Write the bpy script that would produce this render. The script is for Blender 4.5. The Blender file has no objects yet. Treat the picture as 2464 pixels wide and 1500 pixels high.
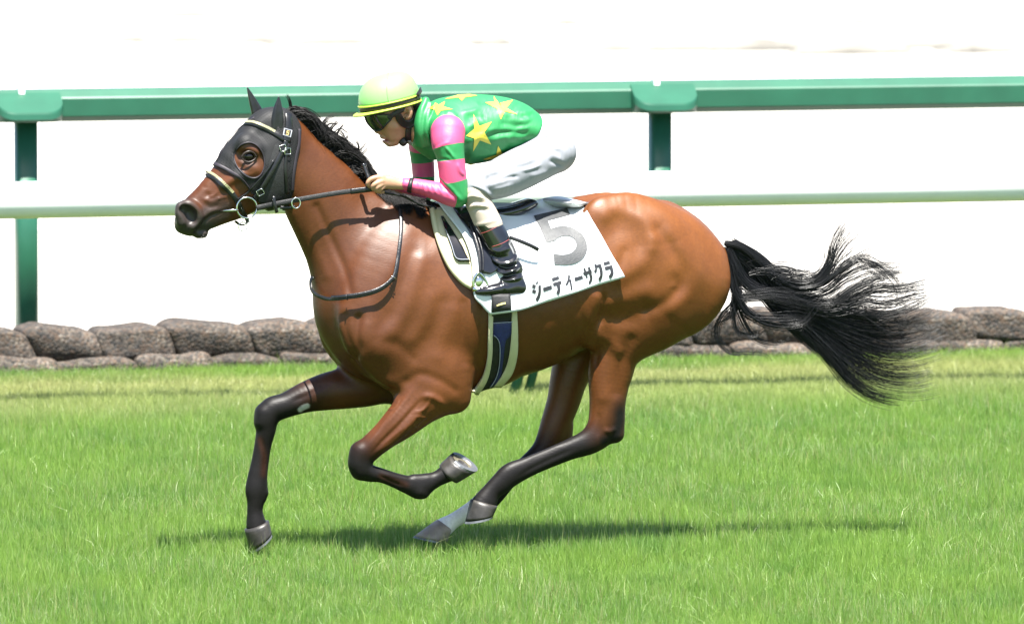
import bpy, math, random
import numpy as np
from mathutils import Vector
from mathutils.bvhtree import BVHTree

R = math.radians
rng = np.random.default_rng(7)
random.seed(7)
scene = bpy.context.scene
COL = scene.collection

# ------------------------------------------------------------------ camera
K = 3800 / 2463.0            # photograph pixels per working pixel (2463 x 1500 frame)
W_PX, H_PX = 2463.0, 1500.0
F_PX = 21600.0               # focal length in working pixels
PITCH = math.atan(1700 / F_PX)
CAM_D = 36.0
CAM_H = CAM_D * math.tan(PITCH + math.atan((1358 - 750) / F_PX))
CAM = np.array([0.0, -CAM_D, CAM_H])
FWD = np.array([0.0, math.cos(PITCH), -math.sin(PITCH)])
RIGHT = np.array([1.0, 0.0, 0.0])
UP = np.array([0.0, math.sin(PITCH), math.cos(PITCH)])

cam_d = bpy.data.cameras.new('camera')
cam_o = bpy.data.objects.new('camera', cam_d)
COL.objects.link(cam_o)
cam_o.location = CAM
cam_o.rotation_euler = (R(90) - PITCH, 0, 0)
cam_d.sensor_width = 36.0
cam_d.lens = 36.0 * F_PX / W_PX
cam_d.clip_start = 0.5
cam_d.clip_end = 2000
cam_d.dof.use_dof = True
cam_d.dof.focus_distance = 36.1
cam_d.dof.aperture_fstop = 6.0
scene.camera = cam_o

# ------------------------------------------------------------------ sky, sun, exposure
SUN_EL, SUN_AZ = R(68), R(170)        # azimuth clockwise from +Y: from behind the camera and a little left
world = bpy.data.worlds.new('World')
scene.world = world
world.use_nodes = True
wn = world.node_tree
sky = wn.nodes.new('ShaderNodeTexSky')
sky.sky_type = 'NISHITA'
sky.sun_disc = False
sky.sun_elevation = SUN_EL
sky.sun_rotation = SUN_AZ
wn.nodes['Background'].inputs['Strength'].default_value = 0.066
wn.links.new(sky.outputs['Color'], wn.nodes['Background'].inputs['Color'])
sun_d = bpy.data.lights.new('sun', 'SUN')
sun_d.energy = 5.0
sun_d.angle = R(0.53)
sun_d.color = (1.0, 0.965, 0.90)
sun_o = bpy.data.objects.new('sun', sun_d)
COL.objects.link(sun_o)
SUN_DIR = Vector((math.sin(SUN_AZ) * math.cos(SUN_EL), math.cos(SUN_AZ) * math.cos(SUN_EL), math.sin(SUN_EL)))
sun_o.rotation_euler = SUN_DIR.to_track_quat('Z', 'Y').to_euler()
sun_o.location = (0, 0, 30)
scene.view_settings.view_transform = 'Standard'
scene.view_settings.look = 'None'
scene.view_settings.gamma = 1.0
scene.view_settings.use_curve_mapping = False
scene.view_settings.exposure = 1.93
scene.render.engine = 'CYCLES'
scene.cycles.use_denoising = True
scene.cycles.max_bounces = 6
scene.cycles.diffuse_bounces = 3
scene.cycles.transparent_max_bounces = 8

# ------------------------------------------------------------------ pixel <-> place
PSI = R(16)                                                # horse and rails run 16 degrees off square to the view
LAT = np.array([-math.sin(PSI), math.cos(PSI), 0.0])       # lateral axis, to the far side
BOD = np.array([-math.cos(PSI), -math.sin(PSI), 0.0])      # forward along the track

def crop(x0, y0, s):
    return lambda x, y: ((x0 + x / s) / K, (y0 + y / s) / K)
c1 = crop(600, 280, 1765 / 800)
c2 = crop(1250, 250, 2.5)
c3 = crop(1500, 650, 1588 / 900)
c4 = crop(1000, 700, 1.875)
c5 = crop(2000, 650, 1412 / 800)
c6 = crop(850, 1300, 1.875)
c7 = crop(1500, 1200, 1.6667)
c8 = crop(2500, 750, 2062 / 1100)
cA = crop(1300, 250, 4.285)
cB = crop(1300, 580, 4.688)
cC = crop(1600, 700, 3.3325)
cD = crop(1900, 700, 3.3333)

def ray(sx, sy):
    d = FWD + RIGHT * ((sx - W_PX / 2) / F_PX) - UP * ((sy - H_PX / 2) / F_PX)
    return d / np.linalg.norm(d)

def on_plane(sx, sy, p0, n):
    d = ray(sx, sy)
    return CAM + d * (np.dot(np.asarray(p0) - CAM, n) / np.dot(d, n))

def P(sx, sy, lat=0.0):
    """the point seen at that pixel that lies `lat` metres beyond the horse's mid-plane"""
    return on_plane(sx, sy, LAT * lat, LAT)

def G(sx, sy, z=0.0):
    return on_plane(sx, sy, (0, 0, z), np.array([0, 0, 1.0]))

def to_px(v):
    """world points (n,3) -> working pixels"""
    q = np.asarray(v) - CAM
    dz = q @ FWD
    return np.stack([W_PX / 2 + F_PX * (q @ RIGHT) / dz, H_PX / 2 - F_PX * (q @ UP) / dz], -1)

PX = F_PX / 36.15            # pixels per metre at the horse
# ------------------------------------------------------------------ scene helpers
def tag(o, label=None, cat=None, group=None, kind=None):
    if label: o['label'] = label
    if cat: o['category'] = cat
    if group: o['group'] = group
    if kind: o['kind'] = kind
    return o

def empty(name, loc=(0, 0, 0), label=None, cat=None, group=None):
    o = bpy.data.objects.new(name, None)
    COL.objects.link(o)
    o.location = loc
    o.empty_display_size = 0.1
    return tag(o, label, cat, group)

def mesh_obj(name, V, F, mat=None, parent=None, smooth=True, attrs=None, colors=None):
    """V (n,3) world; F: (m,3|4) array or list of index lists"""
    me = bpy.data.meshes.new(name)
    V = np.asarray(V, dtype=np.float64)
    off = world_loc(parent) if parent else np.zeros(3)
    if isinstance(F, np.ndarray):
        n = F.shape[1]
        me.vertices.add(len(V))
        me.vertices.foreach_set('co', (V - off).astype(np.float32).ravel())
        me.loops.add(F.size)
        me.loops.foreach_set('vertex_index', F.astype(np.int32).ravel())
        me.polygons.add(len(F))
        me.polygons.foreach_set('loop_start', np.arange(0, F.size, n, dtype=np.int32))
        me.update(calc_edges=True)
    else:
        me.from_pydata((V - off).tolist(), [], [list(map(int, f)) for f in F])
        me.update()
    me.validate()
    if smooth:
        me.polygons.foreach_set('use_smooth', np.ones(len(me.polygons), dtype=bool))
    for k, a in (attrs or {}).items():
        at = me.attributes.new(k, 'FLOAT', 'POINT')
        at.data.foreach_set('value', np.asarray(a, dtype=np.float32).ravel())
    for k, a in (colors or {}).items():
        at = me.attributes.new(k, 'FLOAT_COLOR', 'POINT')
        a = np.asarray(a, dtype=np.float32)
        if a.shape[1] == 3:
            a = np.concatenate([a, np.ones((len(a), 1), np.float32)], 1)
        at.data.foreach_set('color', a.ravel())
    o = bpy.data.objects.new(name, me)
    COL.objects.link(o)
    if mat: me.materials.append(mat)
    if parent: o.parent = parent
    return o

def world_loc(o):
    l = np.zeros(3)
    while o is not None:
        l = l + np.array(o.location)
        o = o.parent
    return l

class MB:
    """collects verts / faces of several shapes that make up one mesh"""
    def __init__(self): self.V, self.F, self.n = [], [], 0
    def add(self, V, F):
        V = np.asarray(V, float)
        self.V.append(V)
        self.F += [[i + self.n for i in f] for f in F]
        self.n += len(V)
        return self
    def obj(self, name, mat, parent=None, smooth=True):
        return mesh_obj(name, np.concatenate(self.V), self.F, mat, parent, smooth)

def unit(v):
    v = np.asarray(v, float)
    return v / max(np.linalg.norm(v), 1e-12)

def catmull(pts, n=8, closed=False):
    """dense Catmull-Rom through rows of any width"""
    p = np.asarray(pts, float)
    if len(p) < 3 and not closed:
        t = np.linspace(0, 1, n + 1)[:, None]
        return p[0] * (1 - t) + p[-1] * t
    if closed: q = np.vstack([p[-1], p, p[0], p[1]])
    else: q = np.vstack([2 * p[0] - p[1], p, 2 * p[-1] - p[-2]])
    out = []
    m = len(p) if closed else len(p) - 1
    for i in range(m):
        a, b, c, d = q[i], q[i + 1], q[i + 2], q[i + 3]
        t = np.linspace(0, 1, n, endpoint=False)[:, None]
        out.append(0.5 * (2 * b + (c - a) * t + (2 * a - 5 * b + 4 * c - d) * t * t + (3 * b - a - 3 * c + d) * t ** 3))
    if not closed: out.append(p[-1:])
    return np.vstack(out)

def tube_vf(path, rad, sides=8, closed=False, flat=None, up=None):
    """round (or flattened) tube along a path; rad scalar or list; flat = second radius ratio"""
    path = np.asarray(path, float)
    n = len(path)
    rad = np.broadcast_to(np.asarray(rad, float), (n,))
    V, F = [], []
    prev = np.asarray(up, float) if up is not None else None
    for i in range(n):
        t = unit(path[(i + 1) % n] - path[i - 1]) if closed else unit(path[min(i + 1, n - 1)] - path[max(i - 1, 0)])
        if prev is None:
            prev = np.cross(t, [0, 0, 1.0]) if abs(t[2]) < 0.9 else np.cross(t, [1.0, 0, 0])
        a = unit(prev - t * np.dot(prev, t))
        b = np.cross(t, a)
        if up is None: prev = a
        for k in range(sides):
            th = 2 * math.pi * k / sides
            V.append(path[i] + rad[i] * (math.cos(th) * a + math.sin(th) * b * (flat or 1.0)))
    m = n if closed else n - 1
    for i in range(m):
        j = (i + 1) % n
        for k in range(sides):
            l = (k + 1) % sides
            F.append([i * sides + k, i * sides + l, j * sides + l, j * sides + k])
    if not closed:
        F.append(list(range(sides))[::-1])
        F.append([(n - 1) * sides + k for k in range(sides)])
    return np.array(V), F

def box_vf(c, sx, sy, sz, ax=None):
    ax = np.eye(3) if ax is None else np.asarray(ax, float)
    V = [np.asarray(c, float) + ax[0] * sx / 2 * i + ax[1] * sy / 2 * j + ax[2] * sz / 2 * k
         for i in (-1, 1) for j in (-1, 1) for k in (-1, 1)]
    F = [[0, 1, 3, 2], [4, 6, 7, 5], [0, 4, 5, 1], [2, 3, 7, 6], [0, 2, 6, 4], [1, 5, 7, 3]]
    return np.array(V), F

def loft_vf(rings, cap=True):
    rings = [np.asarray(r, float) for r in rings]
    n = len(rings[0])
    V = np.vstack(rings)
    F = []
    for i in range(len(rings) - 1):
        for k in range(n):
            l = (k + 1) % n
            F.append([i * n + k, i * n + l, (i + 1) * n + l, (i + 1) * n + k])
    if cap:
        F.append(list(range(n))[::-1])
        F.append([(len(rings) - 1) * n + k for k in range(n)])
    return V, F

def ribbon_vf(path, nor, width, thick):
    """strap: rectangular section, path (n,3), outward normals (n,3)"""
    path, nor = np.asarray(path, float), np.asarray(nor, float)
    n = len(path)
    width = np.broadcast_to(np.asarray(width, float), (n,))
    rings = []
    for i in range(n):
        t = unit(path[min(i + 1, n - 1)] - path[max(i - 1, 0)])
        nn = unit(nor[i] - t * np.dot(nor[i], t))
        s = np.cross(t, nn)
        h = width[i] / 2
        b = min(0.35 * thick, 0.3 * h)
        rings.append([path[i] - s * h, path[i] - s * h + nn * (thick - b), path[i] - s * (h - b) + nn * thick,
                      path[i] + s * (h - b) + nn * thick, path[i] + s * h + nn * (thick - b), path[i] + s * h])
    return loft_vf(rings)

# ------------------------------------------------------------------ materials
def mat_new(name):
    m = bpy.data.materials.new(name)
    m.use_nodes = True
    nt = m.node_tree
    return m, nt, nt.nodes['Principled BSDF']

def mat(name, col, rough=0.5, metal=0.0, var=0.12, scale=20.0, bump=0.0, bscale=80.0, spec=0.5, sheen=0.0, coat=0.0, trans=0.0):
    m, nt, b = mat_new(name)
    tc = nt.nodes.new('ShaderNodeTexCoord')
    nz = nt.nodes.new('ShaderNodeTexNoise')
    nz.inputs['Scale'].default_value = scale
    nz.inputs['Detail'].default_value = 5
    nt.links.new(tc.outputs['Object'], nz.inputs['Vector'])
    rp = nt.nodes.new('ShaderNodeValToRGB')
    rp.color_ramp.elements[0].position = 0.3
    rp.color_ramp.elements[1].position = 0.7
    rp.color_ramp.elements[0].color = tuple(max(c * (1 - var), 0) for c in col) + (1,)
    rp.color_ramp.elements[1].color = tuple(min(c * (1 + var), 1) for c in col) + (1,)
    nt.links.new(nz.outputs['Fac'], rp.inputs['Fac'])
    nt.links.new(rp.outputs['Color'], b.inputs['Base Color'])
    b.inputs['Roughness'].default_value = rough
    b.inputs['Metallic'].default_value = metal
    b.inputs['Specular IOR Level'].default_value = spec
    b.inputs['Sheen Weight'].default_value = sheen
    b.inputs['Coat Weight'].default_value = coat
    b.inputs['Coat Roughness'].default_value = 0.1
    if bump:
        n2 = nt.nodes.new('ShaderNodeTexNoise')
        n2.inputs['Scale'].default_value = bscale
        n2.inputs['Detail'].default_value = 4
        nt.links.new(tc.outputs['Object'], n2.inputs['Vector'])
        bp = nt.nodes.new('ShaderNodeBump')
        bp.inputs['Strength'].default_value = bump
        bp.inputs['Distance'].default_value = 0.004
        nt.links.new(n2.outputs['Fac'], bp.inputs['Height'])
        nt.links.new(bp.outputs['Normal'], b.inputs['Normal'])
    return m

# ------------------------------------------------------------------ implicit bodies
class Field:
    """signed distance grid; shapes are blended in, then meshed by surface nets"""
    def __init__(self, lo, hi, h):
        self.o = np.asarray(lo, float)
        self.h = h
        self.n = tuple(int(math.ceil((b - a) / h)) + 1 for a, b in zip(lo, hi))
        self.F = np.full(self.n, 0.5, np.float32)

    def box(self, lo, hi):
        a = np.maximum(np.floor((np.asarray(lo) - self.o) / self.h).astype(int), 0)
        b = np.minimum(np.ceil((np.asarray(hi) - self.o) / self.h).astype(int) + 1, self.n)
        return a, b

    def coords(self, a, b):
        return [(self.o[i] + self.h * np.arange(a[i], b[i])).astype(np.float32) for i in range(3)]

    def tube_field(self, secs, marg, lat=LAT):
        """secs: rows (x,y,z, rn, rl): rn in the plane, rl across"""
        secs = np.asarray(secs, float)
        rm = secs[:, 3:5].max(1)[:, None] + marg
        A, B = self.box((secs[:, :3] - rm).min(0), (secs[:, :3] + rm).max(0))
        if (B <= A).any(): return None
        T = np.full(tuple(B - A), 0.5, np.float32)
        for i in range(max(len(secs) - 1, 1)):
            s0, s1 = secs[i], secs[min(i + 1, len(secs) - 1)]
            r = max(s0[3:5].max(), s1[3:5].max()) + marg
            a, b = self.box(np.minimum(s0[:3], s1[:3]) - r, np.maximum(s0[:3], s1[:3]) + r)
            a, b = np.maximum(a, A), np.minimum(b, B)
            if (b <= a).any(): continue
            X, Y, Z = self.coords(a, b)
            d = s1[:3] - s0[:3]
            ln = np.linalg.norm(d)
            t = d / ln if ln > 1e-6 else unit(np.cross(lat, [0, 0, 1.0]))
            l = unit(lat - t * np.dot(lat, t))
            n = np.cross(t, l)
            X, Y, Z = X - np.float32(s0[0]), Y - np.float32(s0[1]), Z - np.float32(s0[2])
            def lin(v):
                return (X * v[0])[:, None, None] + (Y * v[1])[None, :, None] + (Z * v[2])[None, None, :]
            s = lin(t)
            u, v = lin(n), lin(l)
            tt = np.clip(s / max(ln, 1e-6), 0, 1)
            w = s - tt * ln
            rn = s0[3] + (s1[3] - s0[3]) * tt
            rl = s0[4] + (s1[4] - s0[4]) * tt
            a0, b0, w0 = u / rn, v / rl, w / rn
            k0 = np.sqrt(a0 * a0 + b0 * b0 + w0 * w0)
            a0 /= rn; b0 /= rl; w0 /= rn
            k1 = np.sqrt(a0 * a0 + b0 * b0 + w0 * w0)
            dist = k0 * (k0 - 1) / np.maximum(k1, 1e-4)
            dist = np.where(k0 < 0.05, -np.minimum(rn, rl), dist)
            sl = tuple(slice(p - q, r_ - q) for p, r_, q in zip(a, b, A))
            T[sl] = np.minimum(T[sl], dist)
        return A, B, T

    def merge(self, A, B, T, k=0.02, op='add'):
        sl = tuple(slice(a, b) for a, b in zip(A, B))
        F = self.F[sl]
        if op == 'add':
            if k > 0:
                h = np.maximum(k - np.abs(F - T), 0) / k
                self.F[sl] = np.minimum(F, T) - h * h * k * 0.25
            else: self.F[sl] = np.minimum(F, T)
        else:
            if k > 0:
                h = np.maximum(k - np.abs(F + T), 0) / k
                self.F[sl] = np.maximum(F, -T) + h * h * k * 0.25
            else: self.F[sl] = np.maximum(F, -T)

    def tube(self, secs, k=0.02, op='add', dense=5, lat=LAT, grow=0.0):
        s = np.asarray(secs, float)
        if len(s) > 1 and dense > 1: s = catmull(s, dense)
        s = s.copy()
        s[:, 3:5] = np.maximum(s[:, 3:5] + grow, 0.002)
        r = self.tube_field(s, k + 3 * self.h, lat)
        if r: self.merge(*r, k=k, op=op)

    def cut(self, p0, n):
        """keep only what lies behind the plane"""
        X, Y, Z = self.coords((0, 0, 0), self.n)
        n = unit(n)
        d = ((X - p0[0]) * n[0])[:, None, None] + ((Y - p0[1]) * n[1])[None, :, None] + ((Z - p0[2]) * n[2])[None, None, :]
        self.F = np.maximum(self.F, d).astype(np.float32)

    def sample(self, p):
        q = (np.asarray(p) - self.o) / self.h
        q = np.clip(q, 0, np.array(self.n) - 1.001)
        i = q.astype(int); f = q - i
        out = 0
        for dx in (0, 1):
            for dy in (0, 1):
                for dz in (0, 1):
                    w = (f[:, 0] if dx else 1 - f[:, 0]) * (f[:, 1] if dy else 1 - f[:, 1]) * (f[:, 2] if dz else 1 - f[:, 2])
                    out = out + w * self.F[i[:, 0] + dx, i[:, 1] + dy, i[:, 2] + dz]
        return out

    def grad(self, p):
        e = self.h
        g = np.stack([self.sample(p + np.eye(3)[i] * e) - self.sample(p - np.eye(3)[i] * e) for i in range(3)], -1) / (2 * e)
        return g

    def mesh(self, smooth=3):
        F = self.F
        S = F < 0
        c = np.zeros(tuple(n - 1 for n in self.n), np.int8)
        for dx in (0, 1):
            for dy in (0, 1):
                for dz in (0, 1):
                    c += S[dx:self.n[0] - 1 + dx, dy:self.n[1] - 1 + dy, dz:self.n[2] - 1 + dz]
        act = np.argwhere((c > 0) & (c < 8))
        idx = np.full(c.shape, -1, np.int32)
        idx[act[:, 0], act[:, 1], act[:, 2]] = np.arange(len(act))
        pos = np.zeros((len(act), 3)); cnt = np.zeros(len(act))
        cor = [(x, y, z) for x in (0, 1) for y in (0, 1) for z in (0, 1)]
        for a in cor:
            for d in range(3):
                if a[d]: continue
                b = list(a); b[d] = 1
                fa = F[act[:, 0] + a[0], act[:, 1] + a[1], act[:, 2] + a[2]]
                fb = F[act[:, 0] + b[0], act[:, 1] + b[1], act[:, 2] + b[2]]
                m = (fa < 0) != (fb < 0)
                t = np.where(m, fa / np.where(m, fa - fb, 1), 0)
                q = np.tile(np.array(a, float), (len(act), 1)); q[:, d] += t
                pos[m] += q[m]; cnt[m] += 1
        V = self.o + self.h * (act + pos / cnt[:, None])
        Q = []
        nx, ny, nz = self.n
        for d in range(3):
            e = [0, 0, 0]; e[d] = 1
            A_ = S[:nx - e[0], :ny - e[1], :nz - e[2]]
            B_ = S[e[0]:, e[1]:, e[2]:]
            ed = np.argwhere(A_ != B_)
            o1, o2 = [(1, 2), (2, 0), (0, 1)][d]
            ed = ed[(ed[:, o1] > 0) & (ed[:, o2] > 0) & (ed[:, o1] < self.n[o1] - 1) & (ed[:, o2] < self.n[o2] - 1)]
            fl = A_[ed[:, 0], ed[:, 1], ed[:, 2]]
            def cell(p, q):
                z = ed.copy(); z[:, o1] -= p; z[:, o2] -= q
                return idx[z[:, 0], z[:, 1], z[:, 2]]
            q = np.stack([cell(1, 1), cell(0, 1), cell(0, 0), cell(1, 0)], -1)
            q[~fl] = q[~fl][:, ::-1]
            Q.append(q)
        Q = np.vstack(Q)
        Q = Q[(Q >= 0).all(1)]
        V = relax(V, Q, smooth)
        for _ in range(2):
            g = self.grad(V); f = self.sample(V)
            V = V - np.clip(f / np.maximum((g * g).sum(1), 0.2), -self.h, self.h)[:, None] * g
        V = relax(V, Q, 1)
        return V, Q

def edges_of(Q):
    e = np.vstack([Q[:, [i, (i + 1) % Q.shape[1]]] for i in range(Q.shape[1])])
    e.sort(1)
    return np.unique(e, axis=0)

def relax(V, Q, it, lam=0.5, mu=-0.52):
    e = edges_of(Q)
    n = len(V)
    deg = np.bincount(e.ravel(), minlength=n).astype(float)
    for i in range(2 * it):
        s = np.stack([np.bincount(e[:, 0], V[e[:, 1], k], n) + np.bincount(e[:, 1], V[e[:, 0], k], n) for k in range(3)], -1)
        V = V + (lam if i % 2 == 0 else mu) * (s / np.maximum(deg, 1)[:, None] - V)
    return V

def vnormals(V, Q):
    n = np.cross(V[Q[:, 2]] - V[Q[:, 0]], V[Q[:, 3 if Q.shape[1] > 3 else 1]] - V[Q[:, 1 if Q.shape[1] > 3 else 0]])
    N = np.zeros_like(V)
    for c in range(Q.shape[1]):
        for k in range(3): N[:, k] += np.bincount(Q[:, c], n[:, k], len(V))
    return N / np.maximum(np.linalg.norm(N, axis=1), 1e-12)[:, None]

def seg_dist(p, poly):
    """distance and arc parameter (0..1) from 2D points to a polyline"""
    poly = np.asarray(poly, float)
    best = np.full(len(p), 1e9); par = np.zeros(len(p))
    L = np.concatenate([[0], np.cumsum(np.linalg.norm(np.diff(poly, axis=0), axis=1))])
    for i in range(len(poly) - 1):
        a, d = poly[i], poly[i + 1] - poly[i]
        t = np.clip(((p - a) @ d) / max(d @ d, 1e-9), 0, 1)
        r = np.linalg.norm(p - a - t[:, None] * d, axis=1)
        m = r < best
        best[m] = r[m]; par[m] = (L[i] + t[m] * (L[i + 1] - L[i])) / max(L[-1], 1e-9)
    return best, par

def poly_sdf(p, poly):
    """signed distance of 2D points to a polygon, negative inside"""
    poly = np.asarray(poly, float)
    n = len(poly)
    d2 = np.full(len(p), 1e18); ins = np.zeros(len(p), bool)
    for i in range(n):
        a, b = poly[i], poly[(i + 1) % n]
        e = b - a; w = p - a
        t = np.clip((w @ e) / max(e @ e, 1e-12), 0, 1)
        d2 = np.minimum(d2, ((w - t[:, None] * e) ** 2).sum(1))
        c = (a[1] <= p[:, 1]) != (b[1] <= p[:, 1])
        xs = a[0] + (p[:, 1] - a[1]) * e[0] / (e[1] if abs(e[1]) > 1e-12 else 1e-12)
        ins ^= c & (p[:, 0] < xs)
    return np.where(ins, -1, 1) * np.sqrt(d2)

def smooth01(x, a, b):
    t = np.clip((x - a) / (b - a), 0, 1)
    return t * t * (3 - 2 * t)

def sculpt(V, Q, strokes, lat_rng=None):
    """raise or cut the side that faces the viewer along strokes (px polyline, width px, metres, lat range)"""
    N = vnormals(V, Q)
    px = to_px(V)
    to_cam = CAM - V
    to_cam /= np.linalg.norm(to_cam, axis=1)[:, None]
    face = smooth01((N * to_cam).sum(1), -0.05, 0.35)
    la = V @ LAT
    D = np.zeros(len(V))
    for pts, w, amp, *rest in strokes:
        lo, hi = rest[0] if rest else (-9, 0.02)
        pts = catmull(pts, 6) if len(pts) > 2 else np.asarray(pts, float)
        if len(pts) == 1: pts = np.vstack([pts, pts + 0.01])
        bb = (px[:, 0] > pts[:, 0].min() - 3 * w) & (px[:, 0] < pts[:, 0].max() + 3 * w) & \
             (px[:, 1] > pts[:, 1].min() - 3 * w) & (px[:, 1] < pts[:, 1].max() + 3 * w) & (la > lo) & (la < hi)
        ii = np.nonzero(bb)[0]
        if not len(ii): continue
        d, t = seg_dist(px[ii], pts)
        fade = np.minimum(1, np.minimum(t, 1 - t) / 0.25 + 0.10) if (len(pts) > 2 and w < 9) else 1.0
        D[ii] += amp * np.exp(-(d / w) ** 2) * fade
    return V + N * (D * face)[:, None]

class Surf:
    """a surface to lay things on along the line of sight"""
    def __init__(self, *vfs):
        self.t = []
        for x in vfs:
            if isinstance(x, Surf): self.t += x.t
            else: self.t.append(BVHTree.FromPolygons(np.asarray(x[0]).tolist(), x[1].tolist() if isinstance(x[1], np.ndarray) else [[int(i) for i in q] for q in x[1]]))
    def hit(self, sx, sy):
        d = ray(sx, sy)
        h = min((t.ray_cast(Vector(CAM), Vector(d)) for t in self.t), key=lambda q: q[3] if q[0] is not None else 1e9)
        if h[0] is None: return None
        n = np.array(h[1])
        if n @ d > 0: n = -n
        return np.array(h[0]), n
    def lay(self, pts, off=0.0, n=6, closed=False, dense=True, lat=-0.1):
        """pixel polyline -> points and normals on the surface; misses are placed at the last depth"""
        pp = catmull(pts, n, closed) if dense else np.asarray(pts, float)
        pos, nor, last = [], [], None
        hits = [self.hit(*q) for q in pp]
        first = next((h for h in hits if h is not None), None)
        for q, h in zip(pp, hits):
            if h is None:
                ref = last if last is not None else first
                l = ref[0] @ LAT if ref is not None else lat
                h = (P(q[0], q[1], l), ref[1] if ref is not None else -FWD)
            last = h
            pos.append(h[0] + h[1] * off); nor.append(h[1])
        nor = np.array(nor)
        for _ in range(3):
            nor[1:-1] = (nor[:-2] + 2 * nor[1:-1] + nor[2:]) / 4
        pos = np.array(pos)
        if len(pos) > 4:
            for _ in range(2):
                pos[1:-1] = (pos[:-2] + 2 * pos[1:-1] + pos[2:]) / 4
        return pos, nor
# ================================================================== the setting
def sheet(name, pts, z, m):
    V = [(p[0], p[1], z) for p in pts]
    return tag(mesh_obj(name, V, [list(range(len(V)))], m, None, False), kind='structure')

def turf_mat():
    m, nt, b = mat_new('turf_soil')
    tc = nt.nodes.new('ShaderNodeTexCoord')
    n = nt.nodes.new('ShaderNodeTexNoise'); n.inputs['Scale'].default_value = 9; n.inputs['Detail'].default_value = 8
    nt.links.new(tc.outputs['Object'], n.inputs['Vector'])
    r = nt.nodes.new('ShaderNodeValToRGB')
    r.color_ramp.elements[0].position = 0.35; r.color_ramp.elements[1].position = 0.7
    r.color_ramp.elements[0].color = (0.045, 0.115, 0.016, 1); r.color_ramp.elements[1].color = (0.09, 0.17, 0.03, 1)
    nt.links.new(n.outputs['Fac'], r.inputs['Fac']); nt.links.new(r.outputs['Color'], b.inputs['Base Color'])
    b.inputs['Roughness'].default_value = 0.9
    return m

def sand_mat():
    m, nt, b = mat_new('dirt_track_sand')
    tc = nt.nodes.new('ShaderNodeTexCoord')
    mp = nt.nodes.new('ShaderNodeMapping'); mp.inputs['Rotation'].default_value = (0, 0, -R(14.64))
    mp.inputs['Scale'].default_value = (0.9, 0.14, 1)
    nt.links.new(tc.outputs['Object'], mp.inputs['Vector'])
    n = nt.nodes.new('ShaderNodeTexNoise'); n.inputs['Scale'].default_value = 1.0; n.inputs['Detail'].default_value = 6
    nt.links.new(mp.outputs['Vector'], n.inputs['Vector'])
    r = nt.nodes.new('ShaderNodeValToRGB')
    r.color_ramp.elements[0].position = 0.25; r.color_ramp.elements[1].position = 0.5
    r.color_ramp.elements[0].color = (0.33, 0.31, 0.28, 1); r.color_ramp.elements[1].color = (0.46, 0.435, 0.395, 1)
    nt.links.new(n.outputs['Fac'], r.inputs['Fac']); nt.links.new(r.outputs['Color'], b.inputs['Base Color'])
    n2 = nt.nodes.new('ShaderNodeTexNoise'); n2.inputs['Scale'].default_value = 25; n2.inputs['Detail'].default_value = 6
    nt.links.new(tc.outputs['Object'], n2.inputs['Vector'])
    bp = nt.nodes.new('ShaderNodeBump'); bp.inputs['Strength'].default_value = 0.4; bp.inputs['Distance'].default_value = 0.02
    nt.links.new(n2.outputs['Fac'], bp.inputs['Height']); nt.links.new(bp.outputs['Normal'], b.inputs['Normal'])
    b.inputs['Roughness'].default_value = 0.95
    return m

M = {}
M['turf'] = turf_mat()
M['sand'] = sand_mat()
M['ridge_shade'] = mat('shaded_ridge_sand', (.20, .19, .165), .9, var=.35, scale=2.5, bump=.4, bscale=20)  # shading of the ridges put into a darker sand colour
sheet('turf_ground', [(-900, -300), (900, -300), (900, 1200), (-900, 1200)], 0.0, M['turf'])
FPSI = R(14.64)                                # the rails' own angle to the view
FLAT = np.array([-math.sin(FPSI), math.cos(FPSI), 0.0])
FALONG = np.array([math.cos(FPSI), math.sin(FPSI), 0.0])
bag_lat = float(G(1231, 893) @ FLAT) + 0.13     # the bag wall, metres beyond the horse's mid-plane
def track(a, lat, z=0.0):
    """place given by metres along the track and across it"""
    return FALONG * a + FLAT * lat + np.array([0, 0, z])
sheet('sand_track', [track(-400, bag_lat + 0.16)[:2], track(400, bag_lat + 0.16)[:2], track(400, bag_lat + 420)[:2], track(-400, bag_lat + 420)[:2]], 0.004, M['sand'])

# low ridges and hoof marks left by the harrow on the sand
def ridge_row(sy0, sy1, n, lmin, lmax, hmax):
    mb = MB()
    for i in range(n):
        sx = -200 + 2900 * (i + random.uniform(-.4, .4)) / n
        g = G(sx, sy0 + (sy1 - sy0) * sx / W_PX + random.gauss(0, 5))
        L, wd, hh = random.uniform(lmin, lmax), random.uniform(.25, .5), random.uniform(.3, 1) * hmax
        rings = []
        for k in range(9):
            u = -1 + k / 4.0
            a = hh * max(1 - u * u, 0.0) * random.uniform(.75, 1.1)
            c = g + FALONG * u * L
            rings.append([c - FLAT * wd, c - FLAT * wd * .45 + [0, 0, a], c + [0, 0, a * .8], c + FLAT * wd])
        mb.add(*loft_vf(rings, cap=False))
    return tag(mb.obj('sand_ridges', M['ridge_shade']), 'low raked ridges of pale sand across the dirt track', 'sand', kind='stuff')
ridge_row(99, 124, 17, .2, .6, 0.15)
ridge_row(42, 60, 13, .2, .6, 0.08)

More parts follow.
